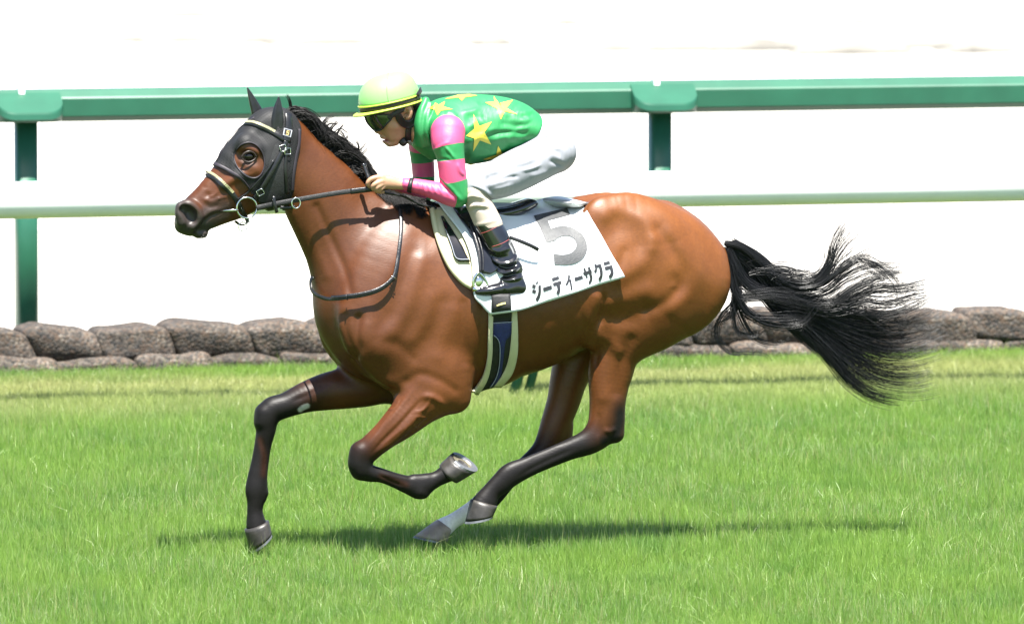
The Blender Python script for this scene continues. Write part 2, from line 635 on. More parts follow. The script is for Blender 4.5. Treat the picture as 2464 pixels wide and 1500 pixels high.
# ------------------------------------------------------------------ green perimeter rail
M['green'] = mat('green_paint', (0.0155, 0.090, 0.052), 0.34, var=0.10, scale=6, bump=0.05, bscale=30)
M['green2'] = mat('green_pipe_paint', (0.018, 0.10, 0.06), 0.38, var=0.12, scale=8)
M['white_pipe'] = mat('white_rail_paint', (0.84, 0.85, 0.83), 0.3, var=0.04, scale=4)
fl = bag_lat + 0.42
fn = FLAT
def on_fence(sx, sy, lat): return on_plane(sx, sy, FLAT * lat, FLAT)
zt = [on_fence(300, 216, fl)[2], on_fence(2463, 180, fl)[2]]
zb = [on_fence(300, 294, fl)[2], on_fence(2463, 254, fl)[2]]
RT, RB = sum(zt) / 2, sum(zb) / 2
fence = empty('rail_fence', track(0, fl), 'green metal perimeter rail on square posts behind the stacked gravel bags', 'fence')
post_a = [float(on_fence(x, 300, fl) @ FALONG) for x in (62, 1587)]
step_a = post_a[1] - post_a[0]
posts = [post_a[0] - step_a, post_a[0], post_a[1], post_a[1] + step_a]
def rail_profile(a):
    h0, h1 = RB, RT
    pr = [(-.036, h0 + .002), (-.060, h0 + .026), (-.062, h0 + .030), (-.062, h1 - .045), (-.055, h1 - .036), (-.018, h1 - .003), (-.008, h1), (.05, h1), (.06, h1 - .012), (.06, h0 + .012), (.05, h0), (-.030, h0)]
    return [track(a, fl + y, z) for y, z in pr]
for i in range(len(posts) + 1):
    a0 = (posts[i - 1] if i else posts[0] - step_a) + .006 - .03
    a1 = (posts[i] if i < len(posts) else posts[-1] + step_a) - .006 - .03
    V, F = loft_vf([rail_profile(a) for a in np.linspace(a0, a1, 6)])
    mesh_obj('top_rail', V, F, M['green'], fence, False)
for a in posts:
    rings = []
    for z in (-.02, RB + .01):
        r = []
        for k in range(20):
            th = 2 * math.pi * k / 20
            cx = math.copysign(abs(math.cos(th)) ** .45, math.cos(th)) * .055
            cy = math.copysign(abs(math.sin(th)) ** .45, math.sin(th)) * .055
            r.append(track(a + cx, fl + cy, z))
        rings.append(r)
    mesh_obj('post', *loft_vf(rings), M['green'], fence)
    # sloping bracket that clasps the rail, rounded at its lower front corners
    top, bot = [], []
    nseg = 9
    out = [(-.17, 0.0)] + [(-.17 + .09 * (1 - math.cos(t)), .055 + .075 * math.sin(t)) for t in np.linspace(0, math.pi / 2, nseg)] + \
          [(.17 - .09 * (1 - math.cos(t)), .055 + .075 * math.sin(t)) for t in np.linspace(math.pi / 2, 0, nseg)] + [(.17, 0.0)]
    ringT = [track(a + x, fl - .040 - d, RT - .022 - d * .72) for x, d in out]
    ringU = [track(a + x * .985, fl - .040 - d * .97, RT - .012 - d * .72) for x, d in out]
    ringM = [track(a + x, fl - .044 - d * 1.0, RT - .062 - d * .62) for x, d in out]
    ringB = [track(a + x * .97, fl - .040 - d * .93, RB + .006 + 0 * d) for x, d in out]
    mesh_obj('rail_bracket', *loft_vf([ringB, ringM, ringT, ringU]), M['green'], fence, False)
    mesh_obj('joint_gap_tab', *box_vf(track(a - .03, fl - .02, RT - .004), .03, .07, .03, [FALONG, FLAT, [0, 0, 1]]), M['white_pipe'], fence, False)  # white tab added where bright background shows through the rail joint

# ------------------------------------------------------------------ white running rail on slanting green legs
wl = float(G(1240, 970) @ FLAT)
yt = on_fence(62, 438, wl)[2], on_fence(1587, 411, wl)[2]
yb = on_fence(62, 528, wl)[2], on_fence(1600, 497, wl)[2]
wz, wr = (sum(yt) + sum(yb)) / 4, (sum(yt) - sum(yb)) / 4
run = empty('running_rail', track(0, wl), 'thick white pipe running rail on slanting green legs standing in the turf', 'rail')
aw = float(on_fence(1225, 985, wl) @ FALONG)
for i in range(-2, 3):
    mesh_obj('rail_pipe', *tube_vf([track(aw + 1.2 + i * 3.1 + t, wl, wz) for t in np.linspace(-1.548, 1.548, 6)], wr, 28), M['white_pipe'], run)
for i in range(-2, 3):
    for da, dl, r in ((0, -.01, .026), (.078, .02, .023)):
        b = track(aw + da + i * 3.1, wl + dl, -.03)
        t = track(aw + da + .262 + i * 3.1, wl + dl * .4, wz - wr * .8)
        mesh_obj('slanting_leg', *tube_vf([b, (b + t) / 2, t], r, 14), M['green2'], run)
    b = track(aw + .27 + i * 3.1, wl + .05, -.03)
    mesh_obj('upright_leg', *tube_vf([b, b + [0, 0, wz - wr * .6]], .024, 14), M['green2'], run)

# ------------------------------------------------------------------ gravel bags
def bag_mat(i, tone):
    m, nt, b = mat_new('gravel_bag_%d' % i)
    tc = nt.nodes.new('ShaderNodeTexCoord')
    v = nt.nodes.new('ShaderNodeTexVoronoi'); v.inputs['Scale'].default_value = 70
    nt.links.new(tc.outputs['Object'], v.inputs['Vector'])
    r = nt.nodes.new('ShaderNodeValToRGB')
    cr = r.color_ramp
    cr.elements[0].position = 0.0; cr.elements[1].position = 1.0
    cols = [(.06, .055, .05), (.13, .11, .09), (.24, .15, .095), (.17, .16, .155), (.34, .26, .19), (.085, .078, .07), (.28, .18, .12), (.42, .36, .30)]
    for k, c in enumerate(cols):
        e = cr.elements.new(k / 8 + 0.03) if 0 < k < 7 else cr.elements[0 if k == 0 else -1]
        e.color = tuple(x * tone for x in c) + (1,)
    sp = nt.nodes.new('ShaderNodeSeparateColor')
    nt.links.new(v.outputs['Color'], sp.inputs['Color']); nt.links.new(sp.outputs['Red'], r.inputs['Fac'])
    n = nt.nodes.new('ShaderNodeTexNoise'); n.inputs['Scale'].default_value = 9; n.inputs['Detail'].default_value = 5
    nt.links.new(tc.outputs['Object'], n.inputs['Vector'])
    mx = nt.nodes.new('ShaderNodeMix'); mx.data_type = 'RGBA'; mx.blend_type = 'MULTIPLY'
    mx.inputs[0].default_value = 0.85
    r2 = nt.nodes.new('ShaderNodeValToRGB'); r2.color_ramp.elements[0].position = .3; r2.color_ramp.elements[1].position = .65
    r2.color_ramp.elements[0].color = (.25, .25, .26, 1)
    nt.links.new(n.outputs['Fac'], r2.inputs['Fac'])
    nt.links.new(r.outputs['Color'], mx.inputs[6]); nt.links.new(r2.outputs['Color'], mx.inputs[7])
    nt.links.new(mx.outputs[2], b.inputs['Base Color'])
    bp = nt.nodes.new('ShaderNodeBump'); bp.inputs['Strength'].default_value = 0.5; bp.inputs['Distance'].default_value = 0.010; bp.invert = True
    nt.links.new(v.outputs['Distance'], bp.inputs['Height']); nt.links.new(bp.outputs['Normal'], b.inputs['Normal'])
    b.inputs['Roughness'].default_value = 0.85
    return m
bag_mats = [bag_mat(0, .29), bag_mat(1, .36), bag_mat(2, .23)]

def bag(sx0, sx1, row, label, i):
    r_ = random.Random(100 * row + i)
    zc, hz = ((.178, .086) if row else (.048, .072))
    zc += r_.uniform(-.008, .010)
    a0, a1 = [float(on_fence(x, 840, bag_lat) @ FALONG) for x in (sx0, sx1)]
    a, hx = (a0 + a1) / 2, (a1 - a0) / 2 * 1.09
    hy = .17
    tilt = r_.uniform(-.07, .04)
    skew = r_.uniform(.3, .9)
    c = track(a, bag_lat + r_.uniform(-.025, .025) + (0.03 if row else -.02), zc)
    ph = [r_.uniform(0, 6.28) for _ in range(8)]
    V, F = [], []
    nu, nv = 30, 17
    for iv in range(nv + 1):
        ph_v = -math.pi / 2 + math.pi * iv / nv
        for iu in range(nu):
            th = 2 * math.pi * iu / nu
            e1, e2 = .28, .26
            sgn = lambda x, e: math.copysign(abs(x) ** e, x)
            x = sgn(math.cos(ph_v), e1) * sgn(math.cos(th), e2)
            y = sgn(math.cos(ph_v), e1) * sgn(math.sin(th), e2)
            z = sgn(math.sin(ph_v), .50)
            bump = 1 + .04 * math.sin(3.1 * x + ph[0]) * math.cos(2.7 * z + ph[1]) + .035 * math.sin(7 * x + ph[2] + 2 * y) + .025 * math.sin(9 * z + ph[3] + 5 * x)
            z2 = z * hz * bump + tilt * x * hx + .008 * math.sin(3.2 * x + ph[4])
            V.append(c + FALONG * (x * hx * (1 - .05 * z * z) - skew * z2 * .6) + FLAT * (y * hy * bump) + np.array([0, 0, z2]))
    for iv in range(nv):
        for iu in range(nu):
            F.append([iv * nu + iu, iv * nu + (iu + 1) % nu, (iv + 1) * nu + (iu + 1) % nu, (iv + 1) * nu + iu])
    o = mesh_obj('gravel_bag', np.array(V) - c, F, bag_mats[r_.randrange(3)])
    o.location = c
    tag(o, label, 'gravel bag', 'gravel bags stacked along the rail')

ordn = ['leftmost', 'second from the left edge', 'third from the left edge', 'fourth from the left edge', 'fifth from the left edge', 'sixth from the left edge']
up = [-110, 65, 232, 404, 595, 763, 940, 1115, 1290, 1465, 1640, 1815, 1985, 2150, 2321, 2500, 2690]
lo = [-60, 126, 318, 492, 670, 850, 1030, 1210, 1390, 1570, 1750, 1925, 2090, 2240, 2400, 2580]
HID = 'mesh bag of gravel in the low wall, hidden behind the horse'
for i in range(len(up) - 1):
    m = (up[i] + up[i + 1]) / 2
    if i < 5: lab = 'grey mesh bag of gravel on the upper row, %s' % ordn[i]
    elif i == 5: lab = 'gravel bag of the upper row peeping out left of the horse chest'
    elif i < 10: lab = HID
    elif i == 15: lab = 'gravel bag of the upper row past the right edge of the view'
    else: lab = 'gravel bag on the upper row, %s behind the tail hair' % ['farthest left', 'second from the left', 'third from the left', 'fourth from the left', 'rightmost, clear of it'][i - 10]
    bag(up[i], up[i + 1], 1, lab, i)
for i in range(len(lo) - 1):
    if i < 4: lab = 'dark gravel bag in the grass, lower row, %s' % ordn[i]
    elif i == 4: lab = 'gravel bag of the lower row just left of the horse forearm'
    elif i < 9: lab = HID
    elif i == 14: lab = 'gravel bag of the lower row past the right edge of the view'
    else: lab = 'gravel bag of the lower row below the tail, %s' % ['first from the thigh', 'second from the thigh', 'third from the thigh', 'fourth from the thigh', 'farthest to the right'][i - 9]
    bag(lo[i], lo[i + 1], 0, lab, i)
for k in range(1, 8):                                     # the wall goes on past both edges of the view
    bag(up[0] - 178 * k, up[0] - 178 * (k - 1), 1, 'gravel bag of the upper row past the left edge of the view', 40 + k)   # beyond the left end
    bag(lo[0] - 180 * k, lo[0] - 180 * (k - 1), 0, 'gravel bag of the lower row past the left edge of the view', 50 + k)
    bag(up[-1] + 178 * (k - 1), up[-1] + 178 * k, 1, 'gravel bag of the upper row past the right edge of the view', 60 + k)
    bag(lo[-1] + 180 * (k - 1), lo[-1] + 180 * k, 0, 'gravel bag of the lower row past the right edge of the view', 70 + k)
# ================================================================== the horse
def S(pts, conv=None, lat0=None):
    """rows (x, y, r_px, rl_m[, lat]) in pixels -> sections (x,y,z,rn,rl)"""
    out = []
    sc = 1.0
    if conv is not None:
        sc = (conv(1000, 0)[0] - conv(0, 0)[0]) / 1000
    for q in pts:
        x, y, r, rl = q[:4]
        la = q[4] if len(q) > 4 else (lat0 or 0.0)
        if conv is not None: x, y = conv(x, y)
        out.append(np.concatenate([P(x, y, la), [r * sc / PX, rl]]))
    return np.array(out)

# limbs (rows: x, y, half width px, half width across m, lateral place)
NEAR_FORE = S([(1480, 130, 190, .078, -.148), (1400, 290, 165, .074, -.152), (1310, 385, 150, .068, -.155), (1190, 500, 122, .062, -.155), (1085, 590, 97, .052, -.15),
               (985, 675, 88, .047, -.145), (928, 735, 88, .047, -.14), (920, 812, 80, .044, -.14), (975, 850, 62, .036, -.14), (1060, 868, 50, .029, -.14), (1150, 900, 52, .026, -.14),
               (1250, 935, 64, .028, -.14), (1325, 948, 80, .033, -.14), (1385, 920, 66, .031, -.14), (1450, 890, 55, .029, -.14), (1530, 845, 66, .036, -.14)], c6)
FAR_FORE = S([(1080, 210, 150, .08, .13), (960, 262, 128, .078, .14), (800, 268, 138, .075, .14), (680, 285, 130, .068, .14), (540, 322, 108, .058, .14), (400, 378, 88, .05, .14),
              (300, 415, 92, .048, .14), (262, 480, 82, .047, .14), (255, 560, 68, .040, .14), (235, 660, 60, .031, .14), (215, 780, 62, .028, .14), (198, 880, 70, .030, .14),
              (190, 965, 78, .035, .14), (186, 1040, 62, .032, .14), (180, 1120, 55, .029, .14), (190, 1215, 72, .038, .14)], c6)
NEAR_HIND = S([(1500, -160, 320, .12, -.115), (1392, 5, 215, .105, -.108), (1312, 160, 158, .078, -.112), (1275, 310, 140, .066, -.110), (1255, 450, 112, .058, -.110), (1245, 570, 104, .054, -.108),
               (1222, 655, 100, .047, -.108), (1150, 725, 82, .042, -.108), (1030, 775, 66, .034, -.108), (900, 830, 60, .029, -.108), (780, 880, 62, .029, -.108),
               (665, 930, 74, .034, -.108), (600, 985, 68, .033, -.108), (540, 1040, 60, .031, -.108), (492, 1115, 78, .040, -.108)], c7)
FAR_HIND = S([(1330, -120, 300, .12, .115), (1180, 40, 215, .11, .108), (1080, 180, 150, .09, .108), (1020, 340, 118, .075, .108), (985, 480, 104, .062, .108), (940, 610, 95, .054, .108),
              (905, 720, 92, .046, .108), (850, 790, 70, .040, .108), (760, 870, 58, .032, .108), (650, 960, 55, .028, .108), (560, 1050, 66, .032, .108), (500, 1100, 70, .034, .108),
              (420, 1150, 55, .031, .108), (310, 1215, 48, .029, .108), (240, 1262, 62, .038, .108)], c7)

TRUNK = S([(848, 745, 80, .12), (892, 737, 138, .170), (955, 728, 194, .210), (1050, 722, 213, .24), (1170, 714, 206, .272), (1280, 696, 188, .285),
           (1382, 656, 159, .27), (1470, 636, 160, .245), (1560, 640, 160, .235), (1620, 650, 130, .20), (1668, 664, 85, .15)])
NECK = S([(672, 372, 92, .062), (706, 408, 88, .070), (745, 440, 84, .074), (784, 490, 94, .082), (828, 552, 104, .095), (882, 614, 130, .125), (950, 675, 165, .17)])
HEAD = S([(955, 500, 190, .082), (880, 620, 225, .094), (800, 725, 268, .096), (720, 800, 262, .088), (610, 905, 218, .074), (480, 1000, 182, .060), (365, 1085, 158, .054),
          (270, 1155, 130, .050), (205, 1190, 100, .044)], c1)

hb = Field((-1.55, -0.95, -0.05), (1.08, 0.62, 1.92), 0.0055)
hb.tube(TRUNK, 0)
hb.tube(NECK, 0.09)
# neck crest and underside
hb.tube(S([(724, 346, 20, .022), (772, 384, 22, .026), (818, 426, 26, .03), (878, 492, 32, .04), (980, 532, 42, .05)]), 0.05)
hb.tube(S([(716, 510, 18, .03), (754, 590, 24, .035), (790, 660, 30, .05), (826, 740, 36, .07)]), 0.05)
# withers and back line
hb.tube(S([(900, 520, 40, .05), (985, 520, 36, .055), (1080, 532, 34, .07), (1200, 540, 40, .10)]), 0.07)
# shoulder: blade, point, upper arm, triceps, both sides
def FS(rows, s):
    """the same muscle on the near (-1) or far side"""
    return S([(x - (2 * abs(l) * math.sin(PSI) * PX if s > 0 else 0), y, r, rl, s * abs(l)) for x, y, r, rl, l in rows])
for s in (-1, 1):
    hb.tube(FS([(985, 560, 62, .05, .085), (945, 660, 86, .06, .13), (905, 760, 92, .065, .155), (900, 812, 66, .06, .160)], s), 0.06)
    hb.tube(FS([(902, 815, 60, .06, .158), (960, 858, 80, .060, .145), (1040, 908, 80, .056, .14)], s), 0.05)
    hb.tube(FS([(1015, 660, 58, .04, .155), (1040, 760, 76, .050, .168), (1055, 870, 76, .055, .165), (1075, 935, 52, .05, .16)], s), 0.06)
    hb.tube(FS([(864, 795, 58, .06, .075), (888, 850, 46, .06, .085), (930, 888, 36, .05, .10)], s), 0.04)
# breast and girth keel
hb.tube(S([(885, 855, 44, .07), (980, 896, 43, .09), (1100, 896, 48, .11), (1190, 878, 45, .13)]), 0.06)
# croup and haunches
for s in (-1, 1):
    hb.tube(FS([(1455, 534, 64, .06, .16), (1518, 540, 76, .075, .135), (1605, 578, 72, .075, .11), (1668, 632, 52, .06, .08)], s), 0.06)
    hb.tube(FS([(1676, 645, 70, .065, .10), (1674, 692, 80, .075, .12), (1634, 736, 78, .07, .122), (1552, 780, 54, .06, .115)], s), 0.06)
    hb.tube(FS([(1560, 600, 95, .07, .172), (1560, 675, 122, .078, .168), (1535, 755, 98, .065, .142)], s), 0.06)
    hb.tube(FS([(1495, 610, 42, .04, .19), (1475, 690, 45, .045, .18), (1462, 775, 42, .045, .165)], s), 0.045)
hb.tube(S([(1600, 530, 36, .05), (1675, 588, 30, .05), (1722, 616, 20, .035)]), 0.05)      # dock
hb.tube(NEAR_FORE, 0.05)
hb.tube(FAR_FORE, 0.04)
hb.tube(NEAR_HIND, 0.05)
hb.tube(FAR_HIND, 0.04)
# elbow points, flank fold, stifle
hb.tube(S([(1090, 930, 38, .04, -.17), (1100, 960, 30, .035, -.165)]), 0.035)
hb.tube(S([(1432, 700, 26, .03, -.21), (1437, 760, 30, .035, -.185), (1428, 815, 22, .03, -.15)]), 0.04)
# hock points, knee bones, fetlock tendons
hb.tube(S([(1282, 610, 62, .032, -.108), (1302, 690, 44, .030, -.108)], c7), 0.025)
hb.tube(S([(1330, 430, 26, .022, -.108), (1322, 560, 30, .022, -.108), (1318, 680, 30, .024, -.108)], c7), 0.035)
hb.tube(S([(1000, 640, 45, .030, .108), (1000, 760, 40, .026, .108)], c7), 0.02)
hb.tube(S([(905, 700, 62, .040, -.14), (885, 755, 40, .036, -.14)], c6), 0.02)
hb.tube(S([(885, 800, 42, .036, -.14), (900, 850, 38, .034, -.14)], c6), 0.02)
hb.tube(S([(1320, 985, 42, .030, -.14), (1352, 1000, 28, .024, -.14)], c6), 0.015)
hb.tube(S([(1290, 900, 40, .022, -.14), (1370, 890, 28, .02, -.14)], c6), 0.015)
hb.tube(S([(228, 430, 45, .036, .14), (215, 500, 32, .034, .14)], c6), 0.02)
hb.tube(S([(240, 990, 30, .022, .14), (232, 1030, 22, .02, .14)], c6), 0.015)
# head
hb.tube(HEAD, 0.045)
hb.tube(S([(560, 660, 60, .040), (640, 575, 62, .050), (730, 465, 66, .055), (840, 368, 74, .058), (950, 362, 76, .06)], c1), .04)
hb.tube(S([(474, 767, 42, .036), (435, 818, 42, .034), (346, 930, 40, .031), (296, 990, 40, .030), (242, 1036, 40, .028)], c1), .03)
for s in (-1, 1):
    hb.tube(S([(900, 800, 165, .045, s * .048), (880, 930, 150, .036, s * .046)], c1), 0.03)       # jowl
    hb.tube(S([(690, 560, 70, .030, s * .066), (760, 600, 60, .03, s * .070)], c1), 0.025)         # brow
    hb.tube(S([(760, 770, 34, .016, s * .080), (620, 830, 30, .016, s * .068), (500, 900, 24, .014, s * .052)], c1), 0.02)   # cheek bone
    hb.tube(S([(160, 1078, 46, .024, s * .040), (225, 1058, 46, .024, s * .046), (290, 1110, 42, .022, s * .050), (292, 1190, 44, .020, s * .046), (255, 1235, 36, .02, s * .040)], c1), 0.014)  # nostril rim
    hb.tube(S([(150, 1130, 42, .022, s * .040), (160, 1200, 40, .022, s * .036)], c1), 0.018)
hb.tube(S([(165, 1240, 48, .036), (230, 1268, 46, .036)], c1), 0.02)                              # upper lip
hb.tube(S([(295, 1298, 36, .032), (335, 1290, 42, .032)], c1), 0.014)                              # lower lip and chin
hb.tube(S([(365, 1215, 45, .030), (470, 1170, 55, .035), (620, 1090, 84, .04), (760, 1030, 80, .045), (880, 1010, 85, .05)], c1), 0.02)
for s in (-1, 1):
    hb.tube(S([(188, 1102, 44, .024, s * .066), (228, 1138, 56, .026, s * .066), (250, 1182, 40, .022, s * .064)], c1), 0.008, 'sub')
    hb.tube(S([(715, 655, 52, .020, s * .112), (700, 660, 48, .018, s * .112)], c1), 0.010, 'sub')   # eye socket
hb_V, hb_Q = hb.mesh(2)

def cc(c, *pts): return [c(*p) for p in pts]
ST = [
    # neck and shoulder
    (cc(c4, (330, 130), (420, 330), (520, 560), (560, 720)), 9, -.006),                     # jugular groove
    (cc(c4, (250, 120), (300, 350), (400, 600)), 12, .004),
    (cc(c4, (950, 330), (860, 520), (780, 680), (700, 830)), 20, .006),
    (cc(c4, (1000, 440), (930, 650), (860, 850), (760, 960)), 16, -.005),
    (cc(c4, (1050, 500), (1000, 700), (920, 900), (830, 1030)), 17, .007),                  # blade ridge
    (cc(c4, (1200, 800), (1130, 1000), (1040, 1110)), 18, -.006),
    (cc(c4, (1130, 760), (1080, 920), (1000, 1040)), 16, .004),
    (cc(c4, (1280, 860), (1230, 1000), (1180, 1160)), 18, .005),
    (cc(c4, (620, 900), (610, 1020), (625, 1130), (600, 1180)), 9, -.010),                  # edge of the point of shoulder
    (cc(c4, (700, 960), (690, 1060), (760, 1130)), 22, .008),
    (cc(c4, (580, 1160), (640, 1270), (760, 1370), (880, 1420)), 9, -.008),                 # breast crease
    (cc(c4, (520, 880), (530, 1000), (580, 1120)), 9, -.006),
    (cc(c4, (480, 1180), (500, 1250), (560, 1290)), 8, -.006),
    (cc(c4, (640, 1160), (700, 1260), (830, 1350)), 14, .006),
    (cc(c4, (830, 1060), (900, 1090), (1000, 1180)), 12, -.005),
    (cc(c4, (960, 1340), (1050, 1290), (1180, 1330), (1290, 1400)), 10, -.004),
    (cc(c4, (1345, 800), (1345, 1000), (1370, 1200)), 10, -.004),
    # forearm
    (cc(c6, (1290, 260), (1150, 440), (1020, 590), (950, 690)), 7, .005),
    (cc(c6, (1350, 330), (1200, 500), (1080, 620), (990, 720)), 5, -.006),
    (cc(c6, (1400, 360), (1250, 520), (1130, 640), (1010, 720)), 7, .006),
    (cc(c6, (1430, 430), (1300, 550), (1150, 660)), 5, -.005),
    (cc(c6, (1330, 330), (1400, 320), (1470, 360), (1480, 400)), 8, .006),
    (cc(c6, (1270, 510), (1290, 530), (1330, 545)), 3, .003),
    (cc(c6, (1300, 460), (1350, 465), (1380, 480)), 3, .003),
    (cc(c6, (1030, 860), (1130, 910), (1220, 945)), 5, -.004),
    (cc(c6, (1060, 850), (1180, 880), (1280, 900)), 5, .003),
    # veins
    (cc(c6, (1190, 330), (1150, 400), (1090, 410)), 2.6, .0032), (cc(c6, (1150, 400), (1100, 470), (1030, 560)), 2.6, .003), (cc(c6, (1230, 520), (1160, 580), (1080, 650)), 2.6, .003), (cc(c6, (1420, 300), (1380, 380), (1330, 420), (1270, 430)), 2.8, .003),
    (cc(c1, (470, 930), (430, 980), (380, 1000), (360, 1040)), 2.4, .0025), (cc(c1, (560, 980), (500, 1000), (440, 1010)), 2.4, .0025),
    # far forearm
    (cc(c6, (720, 220), (560, 300), (430, 360)), 6, -.005, (.0, 9)),
    (cc(c6, (800, 190), (600, 280), (480, 330)), 7, .004, (.0, 9)),
    (cc(c6, (225, 600), (250, 720), (245, 850)), 6, -.004, (.0, 9)),
    # croup, hip, thigh
    (cc(c5, (440, 265), (480, 235), (560, 240), (680, 290), (735, 380), (735, 470)), 15, .0055),
    (cc(c5, (540, 330), (600, 385), (645, 440)), 28, -.0065),
    (cc(c5, (745, 430), (705, 540), (620, 620), (520, 665)), 18, .0065),
    (cc(c5, (560, 500), (535, 570), (520, 620)), 10, -.004),
    (cc(c5, (780, 360), (860, 460), (930, 580), (945, 680), (905, 770), (810, 845), (700, 880)), 13, -.0075),
    (cc(c5, (860, 390), (960, 520), (1015, 640), (985, 750), (880, 850)), 20, .0050),
    (cc(c5, (900, 690), (925, 725), (915, 750)), 17, -.0060),
    (cc(c5, (1090, 350), (1150, 520), (1160, 680)), 30, .0050),
    (cc(c5, (430, 760), (420, 880), (400, 960), (370, 1010)), 8, -.010),
    (cc(c5, (370, 800), (350, 880), (330, 950)), 10, .007),
    (cc(c5, (430, 840), (560, 805), (700, 755)), 18, .0065),
    (cc(c5, (450, 930), (570, 935), (690, 910)), 20, -.0065),
    (cc(c5, (400, 1060), (470, 1090), (520, 1150)), 12, .006),
    (cc(c5, (390, 1100), (380, 1180), (370, 1260)), 8, -.005),
    (cc(c5, (600, 1080), (540, 1250), (520, 1420)), 13, -.0065),
    (cc(c5, (450, 1150), (430, 1300), (420, 1450)), 15, .0055),
    # hock and cannon
    (cc(c7, (1205, 540), (1200, 640), (1185, 710)), 7, -.003),
    (cc(c7, (1230, 660), (1280, 665), (1310, 640)), 6, .004),
    (cc(c7, (1060, 770), (900, 840), (780, 900), (700, 950)), 6, -.004),
    (cc(c7, (1000, 730), (850, 790), (720, 850)), 7, .003),
    # ribs under the skin of the barrel
    (cc(c3, (900, 900), (860, 1050), (800, 1200)), 12, .002), (cc(c3, (990, 880), (950, 1030), (890, 1170)), 12, .002), (cc(c3, (1080, 850), (1040, 980), (980, 1120)), 12, .002),
    (cc(c3, (460, 850), (440, 1000), (430, 1200)), 12, .003), (cc(c3, (510, 850), (500, 1050), (470, 1250)), 9, -.003),
    # face
    (cc(c1, (330, 900), (370, 940), (380, 1010)), 5, -.003), (cc(c1, (360, 930), (380, 945)), 5, .003),
    (cc(c1, (330, 1010), (420, 1030), (500, 990)), 5, .003), (cc(c1, (340, 1040), (400, 1080), (480, 1060)), 5, -.003),
    (cc(c1, (250, 1325), (310, 1240), (390, 1160), (500, 1112)), 4, -.006),                 # mouth line
    (cc(c1, (320, 1170), (400, 1110), (480, 1090)), 6, .003),
    (cc(c1, (620, 610), (690, 600), (770, 620), (800, 680)), 5, .004),                      # eyelids
    (cc(c1, (620, 690), (690, 740), (760, 730)), 5, .003), (cc(c1, (610, 720), (700, 790), (780, 770)), 5, -.002),
]
ST = [(q[0], q[1] * (1.15 if q[1] > 8 else 1), q[2] * ((1.0 if q[0][0][0] > 1290 else .85) if q[1] >= 12 else 1.0)) + tuple(q[3:]) for q in ST]
hb_V = sculpt(hb_V, hb_Q, ST)

# coat colour: red bay, black points, one white sock
def coat_colours(V):
    px = to_px(V)
    la = V @ LAT
    n = len(V)
    body = np.array([.102, .0300, .0052]); dark = np.array([.036, .0105, .0037]); black = np.array([.0085, .0075, .0075])
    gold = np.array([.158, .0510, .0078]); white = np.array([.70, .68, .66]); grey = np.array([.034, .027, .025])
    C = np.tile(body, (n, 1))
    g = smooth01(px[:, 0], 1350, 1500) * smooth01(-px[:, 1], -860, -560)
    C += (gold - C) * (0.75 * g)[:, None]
    g = smooth01(-px[:, 0], -1060, -900) * 0.42                                             # browner forehand
    C += (dark - C) * g[:, None]
    k = np.zeros(n)
    def limb(secs, t0, t1, lo, hi, amount=1.0):
        q = catmull(secs[:, :3], 4)
        L = np.concatenate([[0], np.cumsum(np.linalg.norm(np.diff(q, axis=0), axis=1))])
        best = np.full(n, 9.0); par = np.zeros(n)
        ii = np.nonzero((la > lo) & (la < hi))[0]
        for i in range(len(q) - 1):
            a, d = q[i], q[i + 1] - q[i]
            t = np.clip((V[ii] - a) @ d / max(d @ d, 1e-9), 0, 1)
            r = np.linalg.norm(V[ii] - a - t[:, None] * d, axis=1)
            m = r < best[ii]
            best[ii[m]] = r[m]; par[ii[m]] = (L[i] + t[m] * (L[i + 1] - L[i])) / L[-1]
        return amount * smooth01(par, t0, t1) * (best < .11)
    near, far = (-9, -.03), (.03, 9)
    kn = np.maximum.reduce([limb(NEAR_FORE, .40, .56, *near), limb(FAR_FORE, .20, .46, *far), limb(NEAR_HIND, .42, .60, *near), limb(FAR_HIND, .44, .64, *far)])
    hockback = .85 * smooth01(px[:, 1], c7(0, 380)[1], c7(0, 560)[1]) * np.exp(-(seg_dist(px, cc(c7, (1345, 450), (1335, 600), (1310, 700), (1240, 730)))[0] / 26) ** 2) * (la < 0)
    C += (dark * .55 - C) * (np.clip(kn * 1.3, 0, 1) * .6)[:, None]
    C += (black - C) * np.clip(np.maximum(kn, hockback * 1.2), 0, 1)[:, None]
    # brown flanks of the cannons
    for pts, sl in ((cc(c6, (1060, 875), (1150, 905), (1230, 930)), la < 0), (cc(c6, (215, 620), (245, 730), (240, 860)), la > 0)):
        g = np.exp(-(seg_dist(px, pts)[0] / 8) ** 2) * sl * .55
        C += (dark - C) * g[:, None]
    # muzzle and round the eye
    mz = 1 - smooth01(seg_dist(px, cc(c1, (150, 1130), (220, 1230), (330, 1290)))[0], 28, 62)
    mz2 = 1 - smooth01(seg_dist(px, cc(c1, (330, 1190), (480, 1100)))[0], 16, 42)
    C += (grey - C) * np.clip(np.maximum(mz, .85 * mz2), 0, 1)[:, None]
    ey = np.exp(-(np.linalg.norm(px - np.array(c1(715, 680)), axis=1) / 20) ** 2) * .7
    C += (grey - C) * ey[:, None]
    nb = np.exp(-(seg_dist(px, cc(c1, (240, 980), (360, 1000), (480, 1030)))[0] / 22) ** 2) * .45
    C += (dark - C) * nb[:, None]
    # white sock on the far hind, small white mark on the far forearm
    s = limb(FAR_HIND, .845, .875, *far)
    C += (white - C) * s[:, None]
    w = np.exp(-(seg_dist(px, cc(c6, (495, 412), (520, 395), (545, 385)))[0] / 6) ** 6) * (la > .05)
    C += (white * .6 - C) * np.clip(w, 0, 1)[:, None]
    return np.clip(C, .003, 1)
hb_C = coat_colours(hb_V)

